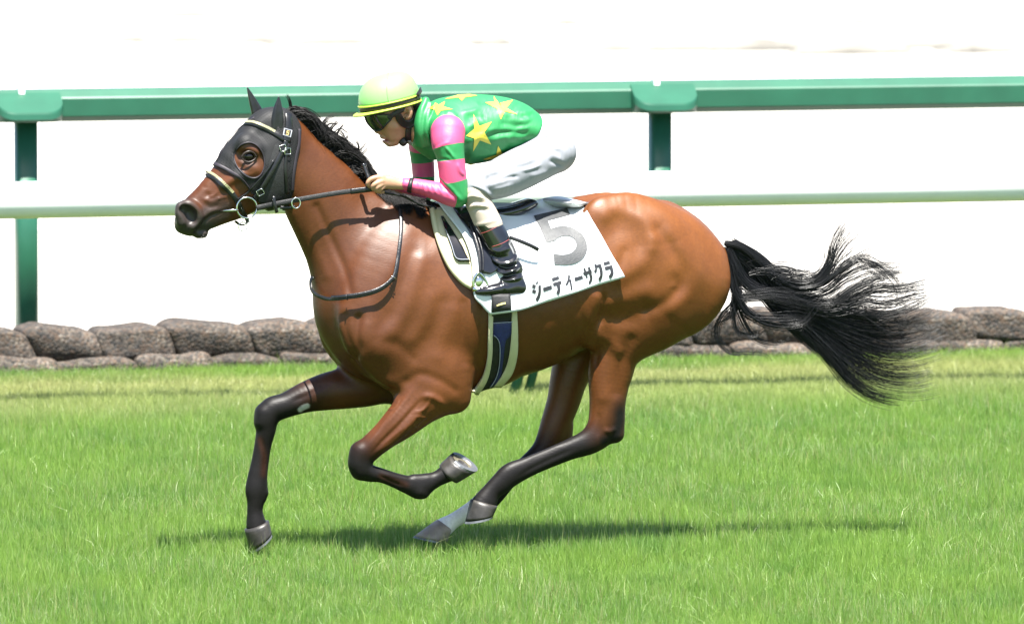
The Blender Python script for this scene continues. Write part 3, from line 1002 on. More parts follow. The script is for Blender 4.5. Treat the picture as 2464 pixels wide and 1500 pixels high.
def coat_mat():
    m, nt, b = mat_new('bay_coat')
    at = nt.nodes.new('ShaderNodeAttribute'); at.attribute_name = 'coat'
    tc = nt.nodes.new('ShaderNodeTexCoord')
    n = nt.nodes.new('ShaderNodeTexNoise'); n.inputs['Scale'].default_value = 9; n.inputs['Detail'].default_value = 7
    nt.links.new(tc.outputs['Object'], n.inputs['Vector'])
    r = nt.nodes.new('ShaderNodeValToRGB'); r.color_ramp.elements[0].position = .3; r.color_ramp.elements[1].position = .72
    r.color_ramp.elements[0].color = (.84, .82, .80, 1); r.color_ramp.elements[1].color = (1.12, 1.12, 1.12, 1)
    nt.links.new(n.outputs['Fac'], r.inputs['Fac'])
    mx = nt.nodes.new('ShaderNodeMix'); mx.data_type = 'RGBA'; mx.blend_type = 'MULTIPLY'; mx.inputs[0].default_value = 1
    nt.links.new(at.outputs['Color'], mx.inputs[6]); nt.links.new(r.outputs['Color'], mx.inputs[7])
    g = nt.nodes.new('ShaderNodeTexNoise'); g.inputs['Scale'].default_value = 85; g.inputs['Detail'].default_value = 6; g.inputs['Roughness'].default_value = .7
    nt.links.new(tc.outputs['Object'], g.inputs['Vector'])
    rg_ = nt.nodes.new('ShaderNodeValToRGB'); rg_.color_ramp.elements[0].position = .32; rg_.color_ramp.elements[1].position = .68
    rg_.color_ramp.elements[0].color = (.88, .87, .86, 1); rg_.color_ramp.elements[1].color = (1.12, 1.12, 1.12, 1)
    nt.links.new(g.outputs['Fac'], rg_.inputs['Fac'])
    mg = nt.nodes.new('ShaderNodeMix'); mg.data_type = 'RGBA'; mg.blend_type = 'MULTIPLY'; mg.inputs[0].default_value = 1
    nt.links.new(mx.outputs[2], mg.inputs[6]); nt.links.new(rg_.outputs['Color'], mg.inputs[7])
    nt.links.new(mg.outputs[2], b.inputs['Base Color'])
    # short hair: fine stretched grain in bump and gloss
    mp = nt.nodes.new('ShaderNodeMapping'); mp.inputs['Rotation'].default_value = (0, R(50), 0); mp.inputs['Scale'].default_value = (60, 200, 320)
    nt.links.new(tc.outputs['Object'], mp.inputs['Vector'])
    h = nt.nodes.new('ShaderNodeTexNoise'); h.inputs['Scale'].default_value = 1.0; h.inputs['Detail'].default_value = 3
    nt.links.new(mp.outputs['Vector'], h.inputs['Vector'])
    h2 = nt.nodes.new('ShaderNodeTexNoise'); h2.inputs['Scale'].default_value = 14; h2.inputs['Detail'].default_value = 5
    nt.links.new(tc.outputs['Object'], h2.inputs['Vector'])
    ad = nt.nodes.new('ShaderNodeMath'); ad.operation = 'MULTIPLY_ADD'; ad.inputs[1].default_value = .9
    nt.links.new(h2.outputs['Fac'], ad.inputs[0]); nt.links.new(h.outputs['Fac'], ad.inputs[2])
    bp = nt.nodes.new('ShaderNodeBump'); bp.inputs['Strength'].default_value = .13; bp.inputs['Distance'].default_value = .004
    nt.links.new(ad.outputs[0], bp.inputs['Height']); nt.links.new(bp.outputs['Normal'], b.inputs['Normal'])
    mr = nt.nodes.new('ShaderNodeMapRange'); mr.inputs['To Min'].default_value = .38; mr.inputs['To Max'].default_value = .54
    nt.links.new(n.outputs['Fac'], mr.inputs['Value']); nt.links.new(mr.outputs['Result'], b.inputs['Roughness'])
    ms = nt.nodes.new('ShaderNodeMapRange'); ms.inputs['From Min'].default_value = .006; ms.inputs['From Max'].default_value = .04
    ms.inputs['To Min'].default_value = .16; ms.inputs['To Max'].default_value = .46
    nt.links.new(at.outputs['Fac'], ms.inputs['Value']); nt.links.new(ms.outputs['Result'], b.inputs['Specular IOR Level'])
    b.inputs['Sheen Weight'].default_value = .0
    b.inputs['Sheen Roughness'].default_value = .4
    return m
M['coat'] = coat_mat()
horse = empty('racehorse', P(1250, 1300), 'bay racehorse with black mane and tail galloping to the left', 'horse')
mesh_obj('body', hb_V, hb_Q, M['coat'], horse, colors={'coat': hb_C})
HORSE = Surf((hb_V, hb_Q))
M['eye'] = mat('dark_eye', (.008, .006, .005), .16, var=.3)
def ball_vf(c, r, nu=18, nv=10, axes=None, ax=(1, 1, 1)):
    axes = np.eye(3) if axes is None else np.asarray(axes)
    V, F = [], []
    for i in range(nv + 1):
        a = -math.pi / 2 + math.pi * i / nv
        for j in range(nu):
            t = 2 * math.pi * j / nu
            d = np.array([math.cos(a) * math.cos(t) * ax[0], math.cos(a) * math.sin(t) * ax[1], math.sin(a) * ax[2]])
            V.append(np.asarray(c) + r * (d @ axes))
    for i in range(nv):
        for j in range(nu):
            F.append([i * nu + j, i * nu + (j + 1) % nu, (i + 1) * nu + (j + 1) % nu, (i + 1) * nu + j])
    return np.array(V), F
for s in (-1, 1):
    e = P(*c1(714 - (0 if s < 0 else 2 * .086 * math.sin(PSI) * PX / .2938), 662), s * .086)
    mesh_obj('eye', *ball_vf(e, .0175, axes=[BOD, LAT, [0, 0, 1]], ax=(1.15, .9, .95)), M['eye'], horse)

M['lid'] = mat('eyelid_skin', (.016, .009, .006), .45, var=.3, scale=60)
for s in (-1, 1):
    for pts_, r_lid in (([(655, 672), (675, 640), (715, 622), (755, 636), (775, 668)], .0042), ([(655, 676), (680, 700), (718, 708), (755, 692), (775, 668)], .0030)):
        p_ = np.array([P(*c1(x + (0 if s < 0 else -2 * .1 * math.sin(PSI) * PX / .2938), y), s * (.098 + .004 * (1 - abs(x - 715) / 60))) for x, y in pts_])
        mesh_obj('eyelid', *tube_vf(catmull(p_, 5), r_lid, 8), M['lid'], horse)

# hooves: loft from the coronet to the sole, with a light metal shoe
M['hoof'] = mat('hoof_horn', (.026, .023, .020), .45, var=.45, scale=30, bump=.3, bscale=60)
M['hoof_pale'] = mat('pale_hoof_horn', (.26, .205, .165), .5, var=.25, scale=25, bump=.3, bscale=60)
M['sole'] = mat('hoof_sole', (.085, .075, .045), .8, var=.5, scale=40, bump=.4)
M['steel'] = mat('shoe_metal', (.17, .175, .18), .42, metal=.6, var=.2, scale=60)
def hoof(cf, cb, toe, heel, conv, lat, wc, ws, m, label=None, LAT=LAT):
    a, b, t, h = [P(*conv(*q), lat) for q in (cf, cb, toe, heel)]
    rings, N = [], 24
    def ring(f, k, w):
        mid, ax = (f + k) / 2, (f - k) / 2
        return [mid + ax * math.cos(x) + LAT * w * math.sin(x) * (1 - .12 * math.cos(x)) for x in np.linspace(0, 2 * math.pi, N, endpoint=False)]
    up_ = unit((a + b) / 2 - (t + h) / 2)
    for u in np.linspace(-.12, 1, 7):
        rings.append(ring(a + (t - a) * u, b + (h - b) * u, wc + (ws - wc) * u - (.006 if u < 0 else 0)))
    o = mesh_obj('hoof', *loft_vf(rings), m, horse)
    if label: o['label'] = label
    dn = -up_
    r0 = ring(t + dn * .001, h + dn * .001, ws * 1.0); r1 = ring(t + dn * .010, h + dn * .010, ws * 1.02)
    i0 = ring((t * .80 + h * .20) + dn * .0105, (h * .92 + t * .08) + dn * .0105, ws * .66)
    i1 = ring((t * .80 + h * .20) + dn * .001, (h * .92 + t * .08) + dn * .001, ws * .66)
    V = np.vstack([r0, r1, i0, i1]); F = []
    for k in range(N):
        l = (k + 1) % N
        if 10 <= k <= 13: continue                      # open heel
        for q in range(4):
            F.append([q * N + k, q * N + l, ((q + 1) % 4) * N + l, ((q + 1) % 4) * N + k])
    mesh_obj('horseshoe', V, F, M['steel'], o, False)
    s0 = ring(t * .9 + h * .1 + dn * .004, h * .9 + t * .1 + dn * .004, ws * .8)
    mesh_obj('sole', np.vstack([s0, [(t + h) / 2 - dn * .004]]), [[k, (k + 1) % N, N] for k in range(N)], M['sole'], o, True)
hoof((1600, 905), (1472, 800), (1716, 830), (1540, 742), c6, -.14, .050, .060, M['hoof'], LAT=unit(LAT + np.array([.10, 0, .42])))
hoof((112, 1262), (276, 1188), (150, 1392), (292, 1262), c6, .14, .052, .060, M['hoof'])
hoof((408, 1098), (572, 1132), (380, 1222), (548, 1182), c7, -.108, .052, .060, M['hoof'])
hoof((190, 1222), (285, 1285), (66, 1312), (260, 1352), c7, .108, .052, .060, M['hoof_pale'], 'pale hoof of the white-socked hind leg')
# ================================================================== laid patches
def resample(pts, n, dense=True):
    p = catmull(pts, 12) if (dense and len(pts) > 2) else np.asarray(pts, float)
    L = np.concatenate([[0], np.cumsum(np.linalg.norm(np.diff(p, axis=0), axis=1))])
    t = np.linspace(0, L[-1], n)
    return np.stack([np.interp(t, L, p[:, k]) for k in range(p.shape[1])], -1)

def lay_grid(grid, surf, off, lat_miss=-.02, smooth=2):
    """(n,m,2) pixels -> (n,m,3) points lifted `off` off the surface"""
    n, m = grid.shape[:2]
    L = np.full((n, m), np.nan); N = np.zeros((n, m, 3))
    for i in range(n):
        for j in range(m):
            h = surf.hit(*grid[i, j])
            if h is not None:
                L[i, j] = h[0] @ LAT; N[i, j] = h[1]
    if np.isnan(L).all(): L[:] = lat_miss
    for _ in range(60):
        bad = np.isnan(L)
        if not bad.any(): break
        for i, j in np.argwhere(bad):
            q = [(a, b) for a, b in ((i - 1, j), (i + 1, j), (i, j - 1), (i, j + 1)) if 0 <= a < n and 0 <= b < m and not bad[a, b]]
            if q:
                L[i, j] = np.mean([L[a, b] for a, b in q]); N[i, j] = np.mean([N[a, b] for a, b in q], 0)
    for _ in range(smooth):
        for A in (L, N):
            A[1:-1] = (A[:-2] + 2 * A[1:-1] + A[2:]) / 4
            A[:, 1:-1] = (A[:, :-2] + 2 * A[:, 1:-1] + A[:, 2:]) / 4
    off = np.broadcast_to(off, (n, m))
    out = np.zeros((n, m, 3))
    for i in range(n):
        for j in range(m):
            nn = unit(N[i, j] + 1e-9)
            out[i, j] = P(grid[i, j][0], grid[i, j][1], L[i, j]) + (nn * .75 - FWD * .25) * off[i, j]
    return out, N

def grid_vf(G3, thick=0.0, N=None):
    n, m = G3.shape[:2]
    V = G3.reshape(-1, 3)
    idx = np.arange(n * m).reshape(n, m)
    F = [[idx[i, j], idx[i, j + 1], idx[i + 1, j + 1], idx[i + 1, j]] for i in range(n - 1) for j in range(m - 1)]
    if thick:
        back = V - np.array([unit(x + 1e-9) for x in N.reshape(-1, 3)]) * thick
        k = n * m
        F2 = [[f[3] + k, f[2] + k, f[1] + k, f[0] + k] for f in F]
        rim = list(idx[0]) + list(idx[1:, -1]) + list(idx[-1, -2::-1]) + list(idx[-2:0:-1, 0])
        F += F2 + [[rim[i], rim[i] + k, rim[(i + 1) % len(rim)] + k, rim[(i + 1) % len(rim)]] for i in range(len(rim))]
        V = np.vstack([V, back])
    return V, F

def strip(a, b, surf, off, n=14, m=4, thick=0.0, dense=True, lat_miss=-.1, smooth=2):
    A, B = resample(a, n, dense), resample(b, n, dense)
    t = np.linspace(0, 1, m)[None, :, None]
    g = A[:, None] * (1 - t) + B[:, None] * t
    G3, N = lay_grid(g, surf, off, lat_miss, smooth)
    return grid_vf(G3, thick, N)

def fan(poly, surf, off, rings=4, sub=3):
    p = np.asarray(poly, float)
    q = np.vstack([np.linspace(p[i], p[(i + 1) % len(p)], sub, endpoint=False) for i in range(len(p))])
    c = p.mean(0)
    V, F = [], []
    lv = []
    for r in range(1, rings + 1):
        for s in q:
            x = c + (s - c) * r / rings
            V.append(x)
    px = np.vstack([[c], V])
    pos, N = lay_grid(px[:, None, :], surf, off, smooth=0)
    pos = pos[:, 0]
    k = len(q)
    for i in range(k): F.append([0, 1 + i, 1 + (i + 1) % k])
    for r in range(rings - 1):
        for i in range(k):
            j = (i + 1) % k
            F.append([1 + r * k + i, 1 + (r + 1) * k + i, 1 + (r + 1) * k + j, 1 + r * k + j])
    return pos, F

def coons(top, bot, left, right, n, m):
    """(n rows top->bottom, m columns left->right)"""
    T, B = resample(top, m), resample(bot, m)
    L, Rr = resample(left, n), resample(right, n)
    u = np.linspace(0, 1, m)[None, :, None]; v = np.linspace(0, 1, n)[:, None, None]
    c = (1 - v) * T[None] + v * B[None] + (1 - u) * L[:, None] + u * Rr[:, None]
    c -= (1 - u) * (1 - v) * T[0] + u * (1 - v) * T[-1] + (1 - u) * v * B[0] + u * v * B[-1]
    return c

def strap(pts, surf, w, thick=.004, off=.001, conv=None, n=8):
    if conv: pts = cc(conv, *pts)
    pos, nor = surf.lay(pts, off, n)
    return ribbon_vf(pos, nor, w, thick)

def ring_vf(c, ax1, ax2, R1, r, n=28, sides=8, R2=None):
    path = [np.asarray(c) + ax1 * R1 * math.cos(t) + ax2 * (R2 or R1) * math.sin(t) for t in np.linspace(0, 2 * math.pi, n, endpoint=False)]
    return tube_vf(path, r, sides, closed=True)

u1 = .2938 / PX      # metres per pixel of the head crop
M['leather'] = mat('black_leather', (.009, .009, .010), .34, var=.4, scale=40, bump=.25, bscale=120)
M['patent'] = mat('patent_black', (.009, .009, .011), .10, var=.3, scale=20, bump=.10, bscale=25, coat=.6)
M['metal'] = mat('bright_metal', (.62, .62, .60), .18, metal=1.0, var=.08)
M['gilt'] = mat('pale_gilt_studs', (.46, .43, .26), .3, metal=.35, var=.25, scale=90)
M['trim'] = mat('dark_plum_trim', (.022, .017, .024), .55, var=.2)
M['webbing'] = mat('black_webbing', (.014, .014, .015), .6, var=.3, scale=60, bump=.5, bscale=300)

# ------------------------------------------------------------------ blinker hood
def hood_mat():
    m, nt, b = mat_new('black_mesh_hood')
    tc = nt.nodes.new('ShaderNodeTexCoord')
    mp = nt.nodes.new('ShaderNodeMapping'); mp.inputs['Rotation'].default_value = (0, R(35), R(-16)); mp.inputs['Scale'].default_value = (120, 120, 120)
    nt.links.new(tc.outputs['Object'], mp.inputs['Vector'])
    v = nt.nodes.new('ShaderNodeTexVoronoi'); v.inputs['Scale'].default_value = 1.0; v.inputs['Randomness'].default_value = 0.15
    nt.links.new(mp.outputs['Vector'], v.inputs['Vector'])
    r = nt.nodes.new('ShaderNodeValToRGB'); r.color_ramp.elements[0].position = .25; r.color_ramp.elements[1].position = .45
    r.color_ramp.elements[0].color = (.003, .003, .0034, 1); r.color_ramp.elements[1].color = (.014, .014, .015, 1)
    nt.links.new(v.outputs['Distance'], r.inputs['Fac']); nt.links.new(r.outputs['Color'], b.inputs['Base Color'])
    bp = nt.nodes.new('ShaderNodeBump'); bp.inputs['Strength'].default_value = .5; bp.inputs['Distance'].default_value = .002
    nt.links.new(v.outputs['Distance'], bp.inputs['Height']); nt.links.new(bp.outputs['Normal'], b.inputs['Normal'])
    b.inputs['Roughness'].default_value = .62
    b.inputs['Specular IOR Level'].default_value = .3
    return m
M['hood'] = hood_mat()
HOOD_OUT = cc(c1, (415, 690), (500, 500), (620, 380), (740, 290), (860, 250), (990, 255), (1090, 300), (1150, 420), (1132, 560), (1112, 660), (1085, 830), (1078, 960), (1040, 1110), (960, 1150), (850, 1080), (785, 1030), (745, 970), (708, 915), (645, 850), (575, 805), (500, 768))
EYE_HOLE = cc(c1, (602, 650), (650, 580), (718, 558), (782, 590), (825, 660), (834, 740), (800, 810), (745, 832), (680, 802), (618, 730))
def plane2(pts, lat):
    q = np.array([P(x, y, lat) for x, y in pts])
    return np.stack([q @ BOD, q[:, 2]], -1)
hd = Field(P(*c1(1200, 1400), -.20) * 0 + np.minimum(P(*c1(380, 1150), -.2), P(*c1(380, 1150), .2)), np.maximum(P(*c1(1180, 220), -.2), P(*c1(1180, 220), .2)), .0042)
A0, B0 = (0, 0, 0), hd.n
X, Y, Z = hd.coords(A0, B0)
pts = np.stack(np.meshgrid(X, Y, Z, indexing='ij'), -1).reshape(-1, 3)
fld = hb.sample(pts)
g_ = 1.0
uv = np.stack([pts @ BOD, pts[:, 2]], -1)
out_s = poly_sdf(uv, plane2(catmull(HOOD_OUT, 4, True), -.07))
eye_s = poly_sdf(uv, plane2(catmull(EYE_HOLE, 4, True), -.085))
hs = np.maximum(np.maximum(fld - .0065, out_s), -eye_s)
hd.F = hs.reshape(hd.n).astype(np.float32)
hood = empty('blinker_hood', P(*c1(800, 900)), 'black mesh hood with eye holes and ear covers on the horse head', 'hood')
hood_V, hood_Q = hd.mesh(2)
mesh_obj('mask', hood_V, hood_Q, M['hood'], hood)
HEADS = Surf((hood_V, hood_Q), HORSE)
def edge_tube(pts, r, surf, closed=False, n=6, off=.001):
    pos, nor = surf.lay(pts, off, n, closed)
    return tube_vf(pos, r, 6, closed)
mesh_obj('eye_hole_trim', *edge_tube(cc(c1, (594, 650), (645, 572), (718, 548), (790, 582), (834, 655), (843, 742), (808, 818), (745, 842), (674, 811), (610, 735)), .0030, HEADS, True), M['trim'], hood)
mesh_obj('front_trim', *strap([(432, 722), (500, 752), (575, 795), (645, 842), (708, 905), (745, 965)], HEADS, .013, .003, .001, c1), M['trim'], hood)
mesh_obj('rear_trim', *strap([(1128, 440), (1124, 560), (1102, 660), (1078, 820), (1070, 950)], HEADS, .013, .003, .001, c1), M['trim'], hood)
mesh_obj('crown_seam', *strap([(760, 345), (640, 430), (530, 560), (450, 700)], HEADS, .007, .002, .001, c1), M['trim'], hood)
mesh_obj('cheek_panel', *strip(cc(c1, (930, 560), (890, 680), (850, 830), (800, 960), (800, 1030)), cc(c1, (1010, 570), (1000, 700), (1000, 850), (1020, 960), (1010, 1060)), HEADS, .003, 16, 6), M['webbing'], hood)
def ear(rows, lat, fl):
    p = np.array([P(*c1(x, y), lat) for x, y, r in rows])
    r = [q[2] * u1 for q in rows]
    pp = catmull(np.column_stack([p, r]), 6)
    V, F = [], []
    n = len(pp)
    for i in range(n):
        t = unit(pp[min(i + 1, n - 1), :3] - pp[max(i - 1, 0), :3])
        l = unit(LAT - t * (LAT @ t)); s = np.cross(t, l)
        for k in range(16):
            th = 2 * math.pi * k / 16
            d = math.sin(th) * fl
            hollow = .55 * max(0, -d) * (1 - abs(math.cos(th))) if True else 0
            V.append(pp[i, :3] + pp[i, 3] * (math.cos(th) * s + (d + hollow) * l))
    for i in range(n - 1):
        for k in range(16):
            F.append([i * 16 + k, i * 16 + (k + 1) % 16, (i + 1) * 16 + (k + 1) % 16, (i + 1) * 16 + k])
    F.append([(n - 1) * 16 + k for k in range(16)])
    return np.array(V), F
mesh_obj('ear_cover', *ear([(940, 520, 46), (946, 440, 54), (948, 350, 50), (952, 270, 37), (957, 210, 19), (957, 172, 4)], -.072, .8), M['leather'], hood)
mesh_obj('ear_cover', *ear([(820, 390, 50), (792, 325, 52), (765, 258, 42), (736, 186, 27), (714, 132, 14), (700, 98, 4)], .045, .9), M['leather'], hood)

# ------------------------------------------------------------------ bridle and reins
bridle = empty('bridle', P(*c1(700, 1000)), 'black leather bridle with studded bands, ring bit and reins', 'bridle')
def br(name, pts, w, m='leather', thick=.004, off=.002, parent=None):
    return mesh_obj(name, *strap(pts, HEADS, w * u1, thick, off, c1), M[m], parent or bridle)
bb = br('browband', [(688, 392), (760, 396), (850, 430), (920, 468), (990, 512), (1048, 545)], 44)
def studs(name, pts, n, w, parent):
    pos, nor = HEADS.lay(cc(c1, *pts), .0065, 14)
    pos, nor = resample(pos, n, False), resample(nor, n, False)
    mb = MB()
    for i in range(n):
        t = unit(pos[min(i + 1, n - 1)] - pos[max(i - 1, 0)]); nn = unit(nor[i] - t * (nor[i] @ t))
        mb.add(*box_vf(pos[i], w * .9 * u1 * 14 / 20, w * u1, .004, [t, np.cross(nn, t), nn]))
    return tag(mb.obj(name, M['gilt'], parent, False), kind='stuff')
studs('stud_row', [(696, 386), (760, 388), (850, 420), (922, 458)], 20, 20, bb)
cp = br('crownpiece', [(1030, 318), (1038, 400), (1030, 470), (1018, 540)], 62, thick=.005, off=.004)
M['tag'] = mat('tag_black', (.02, .018, .018), .4); M['gold'] = mat('gold_print', (.55, .40, .16), .4)
tg = mesh_obj('number_tag', *fan(cc(c1, (998, 432), (1062, 452), (1050, 508), (988, 490)), HEADS, .011, 2, 2), mat('tag_silver', (.42, .42, .45), .35, metal=.3), bridle, False)
mesh_obj('tag_face', *fan(cc(c1, (1006, 440), (1053, 455), (1044, 500), (998, 485)), HEADS, .0118, 2, 2), M['tag'], tg, False)
nm = MB()
for q in ([(1020, 452), (1040, 458), (1039, 464), (1019, 458)], [(1019, 455), (1025, 457), (1021, 472), (1015, 470)], [(1016, 466), (1034, 471), (1032, 477), (1015, 472)], [(1030, 470), (1037, 473), (1033, 488), (1027, 486)], [(1012, 481), (1031, 487), (1029, 493), (1010, 487)]):
    nm.add(*fan(cc(c1, *q), HEADS, .0126, 1, 1))
nm.obj('numeral', M['gold'], tg, False)
br('cheek_strap', [(1015, 540), (985, 610), (948, 690), (900, 785), (850, 872), (805, 945), (765, 1000)], 38, thick=.005, off=.006)
br('throat_lash', [(1035, 560), (1018, 640), (1008, 740), (1014, 850), (1024, 965)], 30, off=.005)
br('drop_strap', [(915, 695), (840, 805), (745, 912), (690, 965), (618, 1012)], 16, off=.004)
nb = br('noseband', [(362, 802), (432, 838), (520, 914), (585, 978), (625, 1040)], 44, thick=.005)
studs('stud_row', [(372, 788), (436, 818), (520, 888), (582, 952)], 22, 20, nb)
br('chin_strap', [(628, 1040), (660, 1105), (690, 1160), (705, 1200)], 34)
br('chin_strap', [(600, 1185), (635, 1212), (672, 1215), (705, 1190)], 30)
for x, y, a in ((985, 595, .3), (1020, 620, 0), (805, 950, .5), (690, 1190, .2)):
    h = HEADS.hit(*c1(x, y)) or (P(*c1(x, y), -.05), -FWD)
    n_ = unit(h[1]); s_ = unit(np.cross([0, 0, 1.0], n_)); v_ = np.cross(n_, s_)
    s2, v2 = s_ * math.cos(a) + v_ * math.sin(a), v_ * math.cos(a) - s_ * math.sin(a)
    c_ = h[0] + n_ * .012
    loop = [c_ + s2 * i * 26 * u1 + v2 * j * 24 * u1 for i, j in ((-1, -1), (1, -1), (1, 1), (-1, 1))]
    mesh_obj('buckle', *tube_vf(np.vstack([np.linspace(loop[k], loop[(k + 1) % 4], 4, endpoint=False) for k in range(4)]), .0018, 6, True), M['metal'], bridle)
VU = np.array([0, 0, 1.0])
mesh_obj('bit_ring', *ring_vf(P(*c1(698, 1083), -.088), BOD, VU, 84 * u1, .0038), M['metal'], bridle)
mesh_obj('bit_mouthpiece', *tube_vf([P(*c1(625, 1102), -.090), P(*c1(580, 1103), -.088), P(*c1(530, 1106), -.078), P(*c1(475, 1110), -.060)], [.0052, .0050, .0035, .0026], 10), M['metal'], bridle)
mesh_obj('chin_ring', *ring_vf(P(*c1(665, 1238), -.02), BOD, VU, 36 * u1, .0022), M['metal'], bridle)
NECKS = HEADS
def free_strap(rows, w, thick, conv, name, m, parent, n=6):
    """strap hanging free: rows x,y,lat"""
    p = np.array([P(*conv(x, y), la) for x, y, la in rows])
    p = catmull(p, n)
    return mesh_obj(name, *ribbon_vf(p, np.tile(-LAT, (len(p), 1)), w, thick), M[m], parent)
REIN = [(775, 1085, -.092), (850, 1068, -.100), (930, 1052, -.115), (1100, 1020, -.125), (1400, 968, -.135), (1560, 946, -.140)]
free_strap(REIN, 40 * u1, .005, c1, 'rein', 'webbing', bridle)
free_strap([(1545, 950, -.1405), (1640, 938, -.142), (1780, 922, -.145), (1850, 915, -.145)], 46 * u1, .008, c1, 'rein_grip', 'leather', bridle)
free_strap([(915, 990, -.125), (922, 1055, -.130), (940, 1118, -.125)], 26 * u1, .010, c1, 'rein_stop', 'leather', bridle, 4)
mesh_obj('martingale_ring', *ring_vf(P(*c1(1100, 1045), -.135), BOD, VU, 36 * u1, .003, R2=42 * u1), M['metal'], bridle)
free_strap([(970, 1080, -.10), (1020, 1085, -.11), (1095, 1075, -.128)], 26 * u1, .004, c1, 'martingale_strap', 'leather', bridle)
# the far rein, from the far side of the bit to the far hand
pf = catmull(np.array([P(*c1(775, 1085), .09), P(*c1(1000, 1035), .12), P(*c1(1400, 965), .12), P(*c1(1800, 900), .06)]), 6)
mesh_obj('rein', *ribbon_vf(pf, np.tile(LAT, (len(pf), 1)), 40 * u1, .005), M['webbing'], bridle)

# ------------------------------------------------------------------ neck strap
pos, nor = HORSE.lay(cc(c4, (905, 120), (916, 270), (900, 430), (880, 540), (845, 630), (750, 715), (640, 752), (500, 775), (400, 752), (335, 705), (311, 640), (312, 610)), .006, 7)
w_ = np.linspace(0, 1, len(pos))
hang = .028 * np.clip((w_ - .22) / .25, 0, 1) * np.clip((1 - w_) / .25, 0, 1)
pos = pos + nor * hang[:, None]
nstrap = empty('neck_strap', pos[len(pos) // 2], 'thin black leather strap looped round the base of the horse neck', 'strap')
mesh_obj('strap_loop', *ribbon_vf(pos, nor, .0155, .004), M['leather'], nstrap)
k0 = int(len(pos) * .36)
mesh_obj('strap_tongue', *ribbon_vf(pos[k0:int(len(pos) * .66)] + nor[k0:int(len(pos) * .66)] * .005 + np.array([0, 0, .006]), nor[k0:int(len(pos) * .66)], .013, .004), M['leather'], nstrap)
for q in (.35, .36, .60):
    i = int(len(pos) * q)
    t_ = unit(pos[i + 1] - pos[i - 1]); s_ = np.cross(nor[i], t_)
    mesh_obj('keeper', *tube_vf([pos[i] + nor[i] * z + s_ * y for y, z in ((-.010, -.002), (-.010, .010), (.010, .010), (.010, -.002))], .0018, 6, True), M['metal' if q < .356 else 'leather'], nstrap)

# ------------------------------------------------------------------ saddle cloth
u3 = .36736 / PX
M['cloth'] = mat('white_number_cloth', (.60, .62, .635), .42, var=.03, scale=6, bump=.25, bscale=220)
M['cream'] = mat('cream_foam', (.50, .46, .29), .75, var=.06, bump=.15, bscale=150)
def cloth_mesh():
    front = cc(c3, (212, 214), (300, 318), (385, 430), (428, 540), (440, 640), (452, 790), (500, 850), (560, 907))
    rear = cc(c3, (1108, 163), (1180, 205), (1235, 300), (1330, 470), (1437, 663))
    top = cc(c3, (212, 214), (330, 212), (600, 205), (850, 180), (1000, 150), (1108, 163))
    bot = cc(c3, (560, 907), (790, 866), (1100, 772), (1437, 663))
    n, m = 44, 64
    g = coons(top, bot, front, rear, n, m)
    u = np.linspace(0, 1, m)[None, :] * np.ones((n, 1)); v = np.linspace(0, 1, n)[:, None] * np.ones((1, m))
    off = .034 - .022 * smooth01(u, .15, .6)
    off = off + .0035 * np.sin(9 * u + 5 * v) * smooth01(v, 0, .3) + .003 * np.sin(17 * u - 8 * v) + .006 * smooth01(v, .75, 1) * (1 + np.sin(13 * u))
    G3, N = lay_grid(g, HORSE, off, -.02, 4)
    # the far half hangs down the other side
    M3 = G3[1:30].copy()
    la = M3 @ LAT
    M3 = M3 - LAT * (2 * la)[..., None]
    G3 = np.concatenate([M3[::-1], G3], 0)
    NM = N[1:30] - LAT * (2 * (N[1:30] @ LAT))[..., None]
    return G3, np.concatenate([NM[::-1], N], 0)
cl3, clN = cloth_mesh()
cloth_o = empty('saddle_cloth', P(*c3(900, 500)), 'white racing saddle cloth numbered 5 with black lettering over the horse back', 'saddle cloth')
V_, F_ = grid_vf(cl3, .003, clN)
mesh_obj('cloth', V_, F_, M['cloth'], cloth_o)
CLOTH = Surf((V_[:len(V_) // 2], [f for f in F_ if max(f) < len(V_) // 2]))
M['foil'] = mat('grey_foil_print', (.052, .054, .057), .52, metal=.0, var=.15, scale=60, bump=.5, bscale=260)
M['ink'] = mat('black_print', (.022, .022, .025), .35, var=.3, bump=.3, bscale=260)
five = MB()
five.add(*strip(cc(cD, (268, 338), (470, 292), (682, 244)), cc(cD, (305, 412), (450, 398), (722, 326)), CLOTH, .0030, 14, 5, smooth=0))
five.add(*strip(cc(cD, (303, 405), (345, 480), (425, 672)), cc(cD, (440, 395), (466, 450), (535, 642)), CLOTH, .0034, 12, 5, dense=False, smooth=0))
five.add(*strip(cc(cD, (455, 508), (560, 474), (640, 467), (730, 480), (810, 520), (880, 582), (922, 670), (928, 760), (890, 845), (815, 908), (720, 937), (620, 943), (522, 938)),
                cc(cD, (520, 652), (570, 612), (630, 590), (690, 587), (745, 608), (780, 645), (792, 690), (785, 735), (755, 775), (710, 803), (650, 816), (590, 817), (513, 808)), CLOTH, .0038, 40, 6, smooth=0))
five.obj('numeral', M['foil'], cloth_o)
def glyph(quads, strips):
    mb = MB()
    for q in quads: mb.add(*strip(cc(cD, q[0], q[1]), cc(cD, q[3], q[2]), CLOTH, .0022, 5, 3, dense=False, smooth=0))
    for a, b in strips: mb.add(*strip(cc(cD, *a), cc(cD, *b), CLOTH, .0026, 10, 3, smooth=0))
    return mb.obj('letter', M['ink'], cloth_o)
glyph([[(252, 1180), (296, 1192), (288, 1236), (246, 1222)], [(252, 1242), (298, 1256), (290, 1298), (246, 1282)], [(286, 1152), (298, 1148), (312, 1180), (302, 1186)], [(306, 1148), (317, 1143), (330, 1174), (320, 1180)]],
      [([(356, 1192), (358, 1275), (342, 1345), (314, 1396)], [(324, 1198), (325, 1268), (312, 1322), (288, 1366)])])
